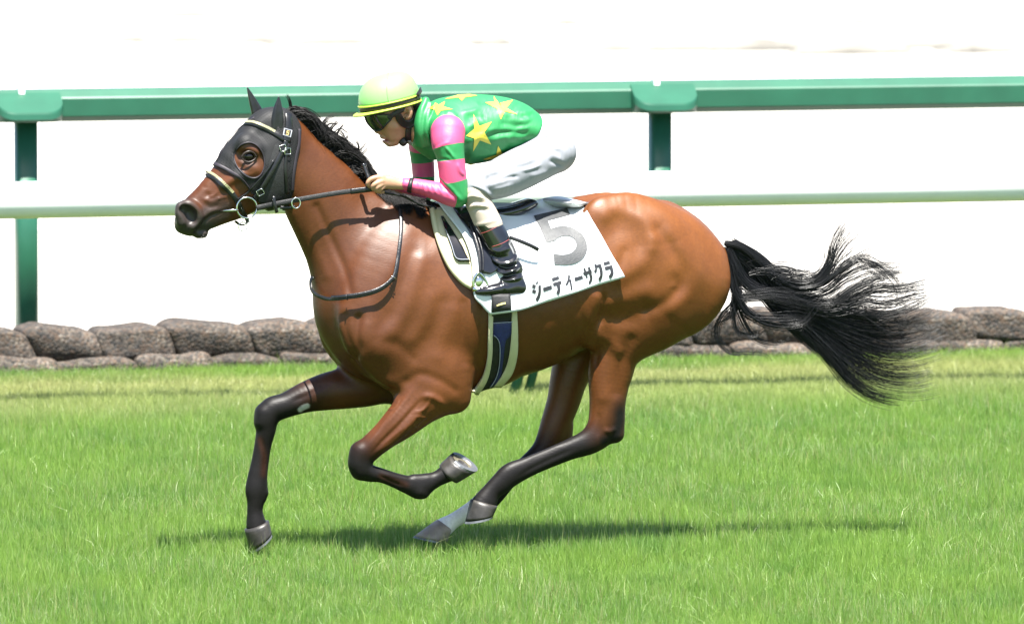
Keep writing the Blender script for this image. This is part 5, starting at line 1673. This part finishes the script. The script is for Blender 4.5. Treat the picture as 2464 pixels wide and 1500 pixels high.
for i in range(18):                                        # drape folds across the back and flank
    x, y = r_.uniform(1180, 1720), r_.uniform(320, 800)
    a = r_.choice([-.5, -.9, .15, 1.2]) + r_.uniform(-.2, .2); l = r_.uniform(60, 170)
    W.append((cc(c2, (x - l * math.cos(a), y - l * math.sin(a)), (x + r_.uniform(-20, 20), y + r_.uniform(-20, 20)), (x + l * math.cos(a), y + l * math.sin(a))), r_.uniform(4, 8), r_.uniform(-.003, .003)))
for i in range(9):
    y = 400 + 40 * i
    W.append((cc(c2, (1830 - 10 * i, y), (1780 - 12 * i, y + 12), (1720 - 14 * i, y + 10)), 4, .003 * (-1) ** i))
W += [(cc(c2, (1190, 605), (1370, 600), (1560, 598), (1740, 605)), 3.5, -.0018), (cc(c2, (1190, 640), (1200, 760), (1190, 880)), 10, -.008), (cc(c2, (1240, 700), (1250, 800), (1240, 880)), 10, .004)]
tv = sculpt(tv, tq, W, None)
jersey = mesh_obj('jersey', tv, tq, M['silk_green'], person)
JT = Surf((tv, tq))
STARS = [[(1265, 435), (1320, 545), (1437, 505), (1368, 605), (1432, 715), (1325, 675), (1262, 780), (1272, 660), (1198, 635), (1272, 570)],
         [(1455, 270), (1500, 338), (1635, 305), (1572, 380), (1675, 440), (1556, 412), (1520, 485), (1488, 388), (1375, 330), (1462, 322)],
         [(1005, 318), (990, 368), (1075, 392), (966, 405), (935, 450), (912, 398), (840, 374), (900, 358), (915, 330), (945, 352)],
         [(1000, 297), (1105, 266), (1130, 258), (1235, 254), (1305, 266), (1190, 282), (1160, 314), (1130, 286)],
         [(1495, 725), (1535, 800), (1640, 765), (1580, 822), (1500, 850), (1355, 852), (1478, 808)],
         [(1195, 895), (1250, 898), (1290, 900), (1240, 910)]]
for s_ in STARS:
    mesh_obj('star', *fan(cc(c2, *s_), JT, .0026, 6, 5), M['silk_yellow'], jersey)

def sleeve(arm, stops, lo, hi, name, folds):
    f = Field(arm[:, :3].min(0) - .12, arm[:, :3].max(0) + .12, .0042)
    f.tube(arm, 0)
    v, q = f.mesh(2)
    ctr = catmull(arm[:, :3], 6)
    L = np.concatenate([[0], np.cumsum(np.linalg.norm(np.diff(ctr, axis=0), axis=1))])
    best = np.full(len(v), 9.0); par = np.zeros(len(v))
    for i in range(len(ctr) - 1):
        a, d = ctr[i], ctr[i + 1] - ctr[i]
        t = np.clip((v - a) @ d / max(d @ d, 1e-12), 0, 1)
        r = np.linalg.norm(v - a - t[:, None] * d, axis=1)
        m = r < best
        best[m] = r[m]; par[m] = (L[i] + t[m] * (L[i + 1] - L[i])) / L[-1]
    e = edges_of(q); deg = np.bincount(e.ravel(), minlength=len(v))
    for _ in range(6): par = .5 * par + .5 * (np.bincount(e[:, 0], par[e[:, 1]], len(v)) + np.bincount(e[:, 1], par[e[:, 0]], len(v))) / np.maximum(deg, 1)
    v = sculpt(v, q, folds)
    return v, q, mesh_obj('sleeve', v, q, stripe_mat(name, stops), jersey, attrs={'run': par})
def arc(arm, pts, conv):
    """arm parameter nearest to pixel points"""
    ctr = catmull(arm[:, :3], 6); L = np.concatenate([[0], np.cumsum(np.linalg.norm(np.diff(ctr, axis=0), axis=1))]) 
    cp_ = to_px(ctr)
    return [float(L[np.argmin(np.linalg.norm(cp_ - np.array(conv(*p_)), axis=1))] / L[-1]) for p_ in pts]
a1, a2, a3, a4 = arc(N_ARM, [(1030, 735), (1060, 868), (1082, 1040), (1100, 1190)], c2)
FN = [(cc(cB, (1180, 430), (1200, 520), (1180, 620)), 2.5, .003), (cc(cB, (1260, 450), (1290, 560), (1310, 660)), 2.5, .003), (cc(cB, (1330, 460), (1370, 560), (1400, 640)), 2.5, .0025), (cc(cB, (1420, 470), (1460, 570), (1500, 660)), 2.5, .0025),
      (cc(cB, (1520, 480), (1560, 580), (1610, 680)), 2.5, .0025), (cc(cB, (1620, 500), (1680, 600), (1720, 700)), 2.5, .003), (cc(cB, (1720, 560), (1780, 650), (1830, 760)), 3, .003), (cc(cB, (1800, 620), (1870, 720), (1910, 820)), 3, .003),
      (cc(c2, (1000, 730), (1060, 800), (1100, 860)), 3.5, .005), (cc(c2, (1120, 880), (1140, 960), (1190, 1010)), 4, .005), (cc(c2, (930, 850), (1010, 855), (1060, 870)), 3, -.004),
      (cc(c2, (900, 780), (980, 720), (1060, 690)), 4, .003), (cc(c2, (990, 1060), (1080, 1140), (1170, 1250)), 4, .004), (cc(c2, (960, 1090), (1040, 1150), (1120, 1240)), 4, -.004)]
nv_, nq_, nsl = sleeve(N_ARM, [(0, PINK), (a1, GREEN), (a2, PINK), (a3, GREEN), (a4, PINK)], (-.68, -.45, 1.0), (-.25, -.05, 1.72), 'near_sleeve_stripes', FN)
b1, b2, b3, b4 = arc(F_ARM, [(785, 745), (795, 868), (805, 1015), (790, 1190)], c2)
sleeve(F_ARM, [(0, PINK), (b1, GREEN), (b2, PINK), (b3, GREEN), (b4, PINK)], (-.80, -.05, 1.0), (-.30, .40, 1.72), 'far_sleeve_stripes', [])
NS = Surf((nv_, nq_))
M['band'] = mat('black_elastic', (.012, .012, .013), .5, var=.2, bump=.3, bscale=200)
fb = Field(P(*c2(680, 1090), -.17) - .08, P(*c2(680, 1090), -.17) + .08, .003)
wr0, wr1 = S([(706, 1098, 66, .040, -.168), (668, 1090, 64, .039, -.162)], c2)
rg = []
tax = unit(wr1[:3] - wr0[:3]); la_ = unit(LAT - tax * (LAT @ tax)); na_ = np.cross(tax, la_)
for w_, grow in ((wr0, 0), (wr0, .004), (wr1, .004), (wr1, 0)):
    rg.append([w_[:3] + na_ * (w_[3] + grow - .001) * math.cos(t) + la_ * (w_[4] + grow - .001) * math.sin(t) for t in np.linspace(0, 2 * math.pi, 24, endpoint=False)])
mesh_obj('wristband', *loft_vf(rg, cap=False), M['band'], person)

# breeches
M['breeches'] = cloth_mat('white_breeches', (.215, .222, .25), .75, .0, .12)[0]
bf = Field(np.array([-.42, -.48, 1.0]), np.array([.28, .42, 1.95]), .0045)
bf.tube(S([(1740, 560, 150, .135), (1830, 612, 140, .145), (1900, 690, 150, .150), (1985, 770, 170, .155)], c2), 0)
for sgn in (1, -1):
    bf.tube(S([(a, b, c, d, e * sgn) for a, b, c, d, e in N_LEG[:5]] + [(1300, 1165, 112, .062, -.212 * sgn)], c2), .05)
bv, bq = bf.mesh(2)
r_ = random.Random(9)
WB = []
for x0, y0, x1, y1 in ((1300, 1020, 1500, 960), (1330, 1060, 1560, 980), (1380, 1100, 1620, 1010), (1440, 1130, 1640, 1080), (1500, 1060, 1700, 1010), (1620, 900, 1840, 840), (1700, 960, 1900, 900), (1800, 760, 2000, 820), (1880, 700, 2080, 760),
                       (1900, 780, 2100, 880), (1960, 860, 2120, 920), (1780, 1010, 1960, 960), (1400, 1000, 1420, 1180), (1640, 780, 1800, 740), (1900, 640, 2100, 700)):
    WB.append((cc(c2, (x0, y0), ((x0 + x1) / 2 + r_.uniform(-15, 15), (y0 + y1) / 2 + r_.uniform(-20, 20)), (x1, y1)), r_.uniform(4, 7), r_.choice([-.006, .006, .005])))
WB += [(cc(c2, (1240, 1110), (1340, 1160), (1440, 1240)), 4, -.006), (cc(c2, (1230, 1080), (1350, 1130), (1470, 1220)), 5, .006), (cc(c2, (2140, 700), (2180, 800), (2160, 900), (2080, 990)), 3, -.003)]
bv = sculpt(bv, bq, WB)
mesh_obj('breeches', bv, bq, M['breeches'], person)

# knitted gaiters and boots
def knit():
    m, nt, b = mat_new('beige_knit')
    tc = nt.nodes.new('ShaderNodeTexCoord')
    mp = nt.nodes.new('ShaderNodeMapping'); mp.inputs['Rotation'].default_value = (0, R(-28), 0)
    nt.links.new(tc.outputs['Object'], mp.inputs['Vector'])
    w = nt.nodes.new('ShaderNodeTexWave'); w.inputs['Scale'].default_value = 55; w.wave_type = 'BANDS'; w.bands_direction = 'Z'; w.inputs['Distortion'].default_value = 1.5
    nt.links.new(mp.outputs['Vector'], w.inputs['Vector'])
    bp = nt.nodes.new('ShaderNodeBump'); bp.inputs['Strength'].default_value = .2; bp.inputs['Distance'].default_value = .003
    nt.links.new(w.outputs['Fac'], bp.inputs['Height']); nt.links.new(bp.outputs['Normal'], b.inputs['Normal'])
    b.inputs['Base Color'].default_value = (.39, .33, .27, 1); b.inputs['Roughness'].default_value = .85
    return m
M['knit'] = knit()
GA = [(1282, 1165, 112, .062, -.214), (1300, 1230, 114, .060, -.218), (1345, 1320, 120, .058, -.225), (1392, 1420, 124, .057, -.234), (1415, 1468, 124, .056, -.238)]
BOOT = [(545, 322, 86, .055, -.236), (570, 368, 88, .056, -.240), (608, 440, 92, .056, -.246), (648, 530, 92, .054, -.252), (678, 612, 90, .052, -.257), (708, 690, 84, .050, -.262)]
FOOT = [(745, 735, 62, .048, -.266), (680, 738, 62, .050, -.268), (600, 745, 52, .050, -.270), (530, 755, 42, .046, -.270), (478, 760, 30, .036, -.268)]
for sgn in (1, -1):
    f = Field(P(*c2(1340, 1320), -.225 * sgn) - [.12, .10, .14], P(*c2(1340, 1320), -.225 * sgn) + [.12, .10, .14], .0042)
    f.tube(S([(a, b, c, d, e * sgn) for a, b, c, d, e in GA], c2), 0)
    v, q = f.mesh(2)
    if sgn > 0:
        v = sculpt(v, q, [(cc(c2, (1190, 1230), (1260, 1190), (1380, 1220)), 4, .006), (cc(c2, (1195, 1270), (1280, 1240), (1400, 1270)), 4, -.005), (cc(c2, (1210, 1310), (1290, 1280), (1420, 1290)), 4, .006), (cc(c2, (1210, 1340), (1300, 1310), (1430, 1330)), 4, -.005), (cc(c2, (1270, 1470), (1390, 1440), (1510, 1410)), 4, .003)])
    mesh_obj('gaiter', v, q, M['knit'], person)
    f = Field(P(*c3(620, 560), -.252 * sgn) - [.16, .11, .20], P(*c3(620, 560), -.252 * sgn) + [.15, .11, .18], .0036)
    f.tube(S([(a, b, c, d, e * sgn) for a, b, c, d, e in BOOT], c3), 0)
    f.tube(S([(a, b, c, d, e * sgn) for a, b, c, d, e in FOOT], c3), .018)
    v, q = f.mesh(2)
    if sgn > 0:
        WBt = [(cc(c3, (555, 520), (620, 575), (700, 570), (745, 520)), 4, .010), (cc(c3, (560, 545), (630, 600), (710, 600), (750, 560)), 3.5, -.010), (cc(c3, (590, 610), (650, 640), (720, 620), (765, 590)), 4, .010), (cc(c3, (590, 640), (650, 660), (720, 650), (770, 640)), 3.5, -.009),
               (cc(c3, (600, 665), (660, 690), (730, 680), (785, 660)), 4, .008), (cc(c3, (560, 480), (620, 500), (700, 470)), 5, .005), (cc(c3, (540, 505), (600, 540), (680, 530)), 4, -.007), (cc(c3, (690, 430), (720, 480), (730, 520)), 5, -.006), (cc(c3, (740, 560), (765, 600), (780, 640)), 4, .006),
               (cc(c3, (620, 690), (650, 720), (660, 760)), 2.5, .004)]
        v = sculpt(v, q, WBt)
    bt = mesh_obj('boot', v, q, M['patent'], person)
    sole = [(452, 776), (520, 782), (560, 790), (640, 790), (700, 794), (770, 800), (800, 790)]
    pl = np.array([P(*c3(x, y), -.268 * sgn) for x, y in sole])
    mesh_obj('sole', *tube_vf(catmull(pl, 4), [.030 if i > 1 else .022 for i in range(len(catmull(pl, 4)))], 10, flat=.32, up=LAT), M['leather'], bt)
    if sgn > 0:
        M['redstitch'] = mat('red_stitching', (.30, .05, .05), .6)
        BS = Surf((v, q))
        for pts_ in ([(490, 385), (560, 362), (642, 316)], [(575, 468), (640, 447), (695, 415)]):
            mesh_obj('stitching', *tube_vf(BS.lay(cc(c3, *pts_), .0012, 6)[0], .0011, 5), M['redstitch'], bt)

# ------------------------------------------------------------------ helmet
uA = (1 / 4.285 / K) / PX
M['cap'] = cloth_mat('yellow_green_cap', (.21, .53, .14), .38, .0, .06)[0]
M['capedge'] = mat('pale_yellow_edge', (.40, .52, .06), .45, var=.05)
M['under'] = mat('olive_underside', (.10, .13, .03), .5)
pb, pf_ = P(*cA(1092, 415)), P(*cA(150, 638))
e1 = unit(pf_ - pb); e3 = LAT; e2 = unit(np.cross(e3, e1)) ; e2 = e2 if e2[2] > 0 else -e2
hc = (pb + pf_) / 2; ha = np.linalg.norm(pf_ - pb) / 2
rings = []
HH = 425 * uA
for i in range(15):
    t = i / 14
    z = math.sin(t * math.pi / 2); r = max(math.cos(t * math.pi / 2), .004) ** .60
    rings.append([hc + e2 * (HH * z) + e1 * ha * r * math.cos(x) - e1 * .012 * z * z + e3 * .108 * r * math.sin(x) for x in np.linspace(0, 2 * math.pi, 48, endpoint=False)])
V, F = loft_vf(rings, cap=True)
cap = mesh_obj('helmet', V, F, M['cap'], person)
CAPS = Surf((V, F))
for pts_ in ([(600, 110), (580, 300), (595, 470), (625, 570)],):
    mesh_obj('seam', *tube_vf(CAPS.lay(cc(cA, *pts_), .0006, 8)[0], .0022, 6), M['cap'], cap)
def hring(z, ga, gb, fwd=0.0): return [hc + e2 * z + e1 * ((ha + ga) * math.cos(x) + (fwd if math.cos(x) > 0 else 0) * max(math.cos(x), 0) ** 1.5) + e3 * (.108 + gb) * math.sin(x) for x in np.linspace(0, 2 * math.pi, 48, endpoint=False)]
mesh_obj('edge_binding', *tube_vf(hring(.001, .002, .002), .0035, 6, True), M['capedge'], cap)
mesh_obj('band', *loft_vf([hring(.002, -.001, -.001), hring(-.006, .002, .002), hring(-.018, .000, .000), hring(-.020, -.006, -.006)], cap=False), M['band'], cap)
pk = []
for g_, z in ((-.004, -.019), (.005, -.021), (.0085, -.023), (.008, -.027), (-.002, -.026), (-.010, -.023)):
    row = []
    for x in np.linspace(0, 2 * math.pi, 60, endpoint=False):
        c_ = max(math.cos(x), 0) ** 2.2
        k_ = 1 if g_ > 0 else .15
        row.append(hc + e2 * (z - .006 * c_ * k_ + .012 * math.sin(x) ** 2 * 0) + e1 * ((ha + g_) * math.cos(x) + .024 * c_ * k_) + e3 * (.108 + g_) * math.sin(x))
    pk.append(row)
mesh_obj('brim', *loft_vf(pk, cap=False), M['capedge'], cap)
mesh_obj('brim_lining', *loft_vf([hring(-.022, -.008, -.008), hring(-.034, -.014, -.014), hring(-.036, -.03, -.03)], cap=False), M['under'], cap)
HE = Surf(CAPS, JB)
def hs_(name, pts_, w, off=.003, m='band', thick=.003):
    return mesh_obj(name, *strap(pts_, HE, w * uA, thick, off, cA), M[m], person)
hs_('goggle_strap', [(600, 800), (680, 742), (760, 700), (860, 630), (940, 560), (1030, 450), (1085, 365)], 80, .010)
# goggles: dark wrap lens with a rim
lens = coons(cc(cA, (268, 772), (380, 752), (520, 745), (662, 752)), cc(cA, (385, 968), (440, 985), (520, 960), (600, 870)), cc(cA, (268, 772), (300, 860), (385, 968)), cc(cA, (662, 752), (640, 820), (600, 870)), 14, 20)
L3, LN = lay_grid(lens, JB, .013, -.03, 4)
M['lens'] = mat('dark_green_lens', (.018, .030, .012), .08, var=.3, scale=15, coat=.8)
gg = mesh_obj('goggles', *grid_vf(L3, .006, LN), M['lens'], person)
rim = np.vstack([L3[0], L3[1:, -1], L3[-1, -2::-1], L3[-2:0:-1, 0]])
mesh_obj('goggle_rim', *tube_vf(rim, .0035, 6, True), M['band'], gg)
mesh_obj('goggle_brace', *tube_vf([L3[0, 7] , L3[5, 8] - FWD * .003, L3[10, 10] - FWD * .003, L3[13, 11]], .003, 6), mat('plum_brace', (.06, .02, .035), .3), gg)
mesh_obj('ear_guard', *strip(cc(cA, (700, 730), (740, 860), (830, 950), (930, 975), (1020, 920), (1055, 800), (1075, 660)), cc(cA, (800, 735), (835, 800), (880, 835), (930, 838), (975, 800), (1000, 740), (1010, 670)), HE, .010, 26, 6, .008), M['leather'], person)
cs = hs_('chin_strap', [(925, 940), (918, 1010), (918, 1080), (935, 1140)], 95, .006, 'band', .004)
hs_('strap_tab', [(928, 1135), (945, 1185)], 95, .008, 'edge', .003)
mesh_obj('chin_cup', *ball_vf(P(*cA(840, 1185), -.035), .017, axes=[BOD, LAT, VU], ax=(1.0, 1.1, 1.1)), M['band'], person)
hf = Field(P(*cA(1030, 600)) - [.10, .14, .10], P(*cA(1030, 600)) + [.10, .14, .10], .004)
hf.tube(S([(930, 560, 60, .075), (1030, 570, 75, .070), (1085, 600, 50, .06)], cA), 0)
hf.tube(S([(1000, 650, 45, .07), (1030, 720, 36, .062)], cA), .02)
v, q = hf.mesh(1)
mesh_obj('hair', v, q, mat('black_short_hair', (.012, .011, .011), .6, bump=1.0, bscale=350), person)

# ------------------------------------------------------------------ whip
wp = np.array([P(*cB(240, 165), -.115), P(*cB(290, 300), -.128), P(*cB(350, 430), -.138), P(*cB(560, 620), -.12), P(*cB(900, 690), -.11), P(*cB(1200, 830), -.10), P(*cB(1500, 900), -.10)])
whip = empty('riding_whip', wp[2], 'short black riding whip held in the jockey near hand', 'whip')
pw = catmull(wp, 6)
rw = np.interp(np.linspace(0, 1, len(pw)), [0, .04, .12, .3, .34, 1], [.0085, .0095, .0085, .0085, .005, .004])
mesh_obj('shaft', *tube_vf(pw, rw, 10), M['leather'], whip)
mesh_obj('grip_cap', *ball_vf(wp[0], .0105, 14, 8), M['patent'], whip)
# ================================================================== grass: tufts of single blades scattered by nodes
def grass_mat():
    m, nt, b = mat_new('grass_blades')
    N = nt.nodes.new
    at = N('ShaderNodeAttribute'); at.attribute_name = 'blade'
    geo = N('ShaderNodeNewGeometry')
    mp = N('ShaderNodeMapping'); mp.inputs['Rotation'].default_value = (0, 0, -FPSI)
    nt.links.new(geo.outputs['Position'], mp.inputs['Vector'])
    sx = N('ShaderNodeSeparateXYZ'); nt.links.new(mp.outputs['Vector'], sx.inputs[0])
    def noise(scale, sy=1.0):
        q = N('ShaderNodeMapping'); q.inputs['Scale'].default_value = (scale, scale * sy, 1)
        nt.links.new(mp.outputs['Vector'], q.inputs['Vector'])
        n = N('ShaderNodeTexNoise'); n.inputs['Scale'].default_value = 1; n.inputs['Detail'].default_value = 4
        nt.links.new(q.outputs['Vector'], n.inputs['Vector'])
        return n.outputs['Fac']
    def ramp(src, *st):
        r = N('ShaderNodeValToRGB')
        while len(r.color_ramp.elements) < len(st): r.color_ramp.elements.new(.5)
        for e, (p_, c_) in zip(r.color_ramp.elements, st): e.position = p_
        for e, (p_, c_) in zip(r.color_ramp.elements, st): e.color = (tuple(c_) + (1,)) if isinstance(c_, tuple) else (c_, c_, c_, 1)
        nt.links.new(src, r.inputs['Fac'])
        return r.outputs['Color']
    def mix(f, a, c, mode='MIX', fac=None):
        x = N('ShaderNodeMix'); x.data_type = 'RGBA'; x.blend_type = mode
        if f is None: x.inputs[0].default_value = fac
        else: nt.links.new(f, x.inputs[0])
        nt.links.new(a, x.inputs[6])
        if isinstance(c, tuple): x.inputs[7].default_value = c + (1,)
        else: nt.links.new(c, x.inputs[7])
        return x.outputs[2]
    col = mix(ramp(noise(1.1, .6), (.38, 0.0), (.66, .75)), at.outputs['Color'], (.205, .34, .055))
    col = mix(ramp(noise(2.6, 1.0), (.50, 0.0), (.72, .55)), col, (.075, .20, .036))
    # worn, drier strip in front of the bags
    d = N('ShaderNodeMath'); d.operation = 'SUBTRACT'; d.inputs[0].default_value = bag_lat
    nt.links.new(sx.outputs['Y'], d.inputs[1])
    w = N('ShaderNodeMath'); w.operation = 'MULTIPLY_ADD'; w.inputs[1].default_value = .9; nt.links.new(noise(.9, 1.4), w.inputs[0]); nt.links.new(d.outputs[0], w.inputs[2])
    sc = N('ShaderNodeMath'); sc.operation = 'MULTIPLY'; sc.inputs[1].default_value = .2; nt.links.new(w.outputs[0], sc.inputs[0])
    strip_f = ramp(sc.outputs[0], (.0, 0.0), (.17, 0.0), (.25, .66), (.36, .50), (.58, .32), (.80, .0))
    col = mix(strip_f, col, (.44, .41, .18))
    nt.links.new(col, b.inputs['Base Color'])
    b.inputs['Roughness'].default_value = .40
    b.inputs['Specular IOR Level'].default_value = .45
    tr = N('ShaderNodeBsdfTranslucent'); nt.links.new(col, tr.inputs['Color'])
    mx = N('ShaderNodeMixShader'); mx.inputs[0].default_value = .42
    nt.links.new(b.outputs[0], mx.inputs[1]); nt.links.new(tr.outputs[0], mx.inputs[2])
    nt.links.new(mx.outputs[0], nt.nodes['Material Output'].inputs['Surface'])
    return m
M['grass'] = grass_mat()
tufts = bpy.data.collections.new('grass_tufts')
def tuft(i, n=3300, rad=.30):
    r = np.sqrt(rng.random(n)) * rad; a = rng.uniform(0, 2 * math.pi, n)
    base = np.stack([r * np.cos(a), r * np.sin(a), np.zeros(n)], -1)
    cl = np.sin(base[:, 0] * 31 + i) * np.cos(base[:, 1] * 27 + 2 * i)
    h = (.094 + .022 * cl) * rng.uniform(.55, 1.25, n)
    tall = rng.random(n) < .03
    h[tall] *= 1.45
    w = rng.uniform(.0007, .0015, n); w[tall] *= .7
    th = rng.uniform(0, 2 * math.pi, n); ln = np.minimum(rng.gamma(2.0, .12, n), .9); ph = rng.uniform(0, math.pi, n)
    flat_ = rng.random(n) < .08
    ln[flat_] = rng.uniform(.8, 1.4, flat_.sum())
    z = np.array([0, 0, 1.0])
    side = np.stack([np.cos(ph), np.sin(ph), np.zeros(n)], -1) * w[:, None]
    lean = np.stack([np.cos(th), np.sin(th), np.zeros(n)], -1) * (h * ln)[:, None]
    mid = base + lean * .35 + z * (h * .58)[:, None]
    tip = base + lean + z * (h * (1 - .25 * np.minimum(ln, 1.1)))[:, None]
    V = np.stack([base - side, base + side, mid - side * .8, mid + side * .8, tip], 1).reshape(-1, 3)
    k = np.arange(n)[:, None] * 5
    T = np.concatenate([k + [0, 1, 3], k + [0, 3, 2], k + [2, 3, 4]], 0)
    g1, g2 = np.array([.105, .235, .026]), np.array([.225, .355, .076])
    C = g1 + (g2 - g1) * np.clip(rng.normal(.45, .3, n), 0, 1)[:, None]
    C[tall] = np.array([.34, .38, .16])
    pale = rng.random(n) < .07
    C[pale] = C[pale] * .3 + np.array([.50, .58, .34]) * .7  # pale straws, with white sun glints put into the blade colour
    dry = rng.random(n) < .05
    C[dry] = np.array([.36, .31, .14]) * rng.uniform(.7, 1.1, dry.sum())[:, None]
    o = mesh_obj('grass_tuft', V, T, M['grass'], None, False, colors={'blade': np.repeat(np.clip(C, .004, .8), 5, axis=0)})
    COL.objects.unlink(o); tufts.objects.link(o)
for i in range(8): tuft(i)

pts_ = []
sp = .34
for a in np.arange(-10, 11, sp):
    for l in np.arange(-5.5, bag_lat - .02, sp * .9):
        p = track(a + rng.uniform(-.14, .14), l + rng.uniform(-.12, .12))
        if abs(p[0]) > (p[1] + CAM_D) * (W_PX / 2 / F_PX) + 4.0 or p[1] < -3.8: continue
        pts_.append(p)
for a in np.arange(-8, 9, .22):                               # longer tufts against the bags
    pts_.append(track(a + rng.uniform(-.08, .08), bag_lat - .30 + rng.uniform(-.06, .05)))
pts_ = np.array(pts_)
gm = bpy.data.meshes.new('grass')
gm.from_pydata(pts_.tolist(), [], [])
dd = bag_lat - pts_ @ FLAT
scl = (.62 + .38 * smooth01(dd, 1.2, 3.4)) * rng.uniform(.85, 1.15, len(pts_))
scl[dd < .5] = rng.uniform(.6, .85, (dd < .5).sum())
for nm_, val in (('tall', scl), ('turn', rng.uniform(0, 6.28, len(pts_)))):
    at_ = gm.attributes.new(nm_, 'FLOAT', 'POINT'); at_.data.foreach_set('value', val.astype(np.float32))
go = bpy.data.objects.new('grass', gm); COL.objects.link(go)
tag(go, 'dense fresh green turf grass with a paler dry strip near the bags', 'grass', kind='stuff')
ng = bpy.data.node_groups.new('grass_scatter', 'GeometryNodeTree')
ng.interface.new_socket('Geometry', in_out='INPUT', socket_type='NodeSocketGeometry')
ng.interface.new_socket('Geometry', in_out='OUTPUT', socket_type='NodeSocketGeometry')
gi, gout = ng.nodes.new('NodeGroupInput'), ng.nodes.new('NodeGroupOutput')
iop = ng.nodes.new('GeometryNodeInstanceOnPoints'); ci = ng.nodes.new('GeometryNodeCollectionInfo')
ci.inputs['Collection'].default_value = tufts; ci.inputs['Separate Children'].default_value = True; ci.inputs['Reset Children'].default_value = True
iop.inputs['Pick Instance'].default_value = True
def named(nm_):
    q = ng.nodes.new('GeometryNodeInputNamedAttribute'); q.data_type = 'FLOAT'; q.inputs['Name'].default_value = nm_
    return q.outputs['Attribute']
cr_, cs_ = ng.nodes.new('ShaderNodeCombineXYZ'), ng.nodes.new('ShaderNodeCombineXYZ')
ng.links.new(named('turn'), cr_.inputs['Z'])
cs_.inputs['X'].default_value = 1; cs_.inputs['Y'].default_value = 1
ng.links.new(named('tall'), cs_.inputs['Z'])
ng.links.new(gi.outputs[0], iop.inputs['Points']); ng.links.new(ci.outputs[0], iop.inputs['Instance'])
ng.links.new(cr_.outputs[0], iop.inputs['Rotation']); ng.links.new(cs_.outputs[0], iop.inputs['Scale'])
ng.links.new(iop.outputs[0], gout.inputs[0])
go.modifiers.new('scatter', 'NODES').node_group = ng

# a torn blade of grass flying behind the tail
fb_ = catmull(np.array([P(2233, 567, .0), P(2248, 570, .01), P(2262, 566, .0), P(2276, 563, -.01)]), 6)
fo = mesh_obj('grass_blade', *tube_vf(fb_, np.interp(np.linspace(0, 1, len(fb_)), [0, .3, 1], [.0016, .0022, .0006]), 5, flat=.4), mat('torn_grass', (.10, .16, .03), .5))
tag(fo, 'thin torn blade of grass flying in the air right of the tail', 'grass blade')
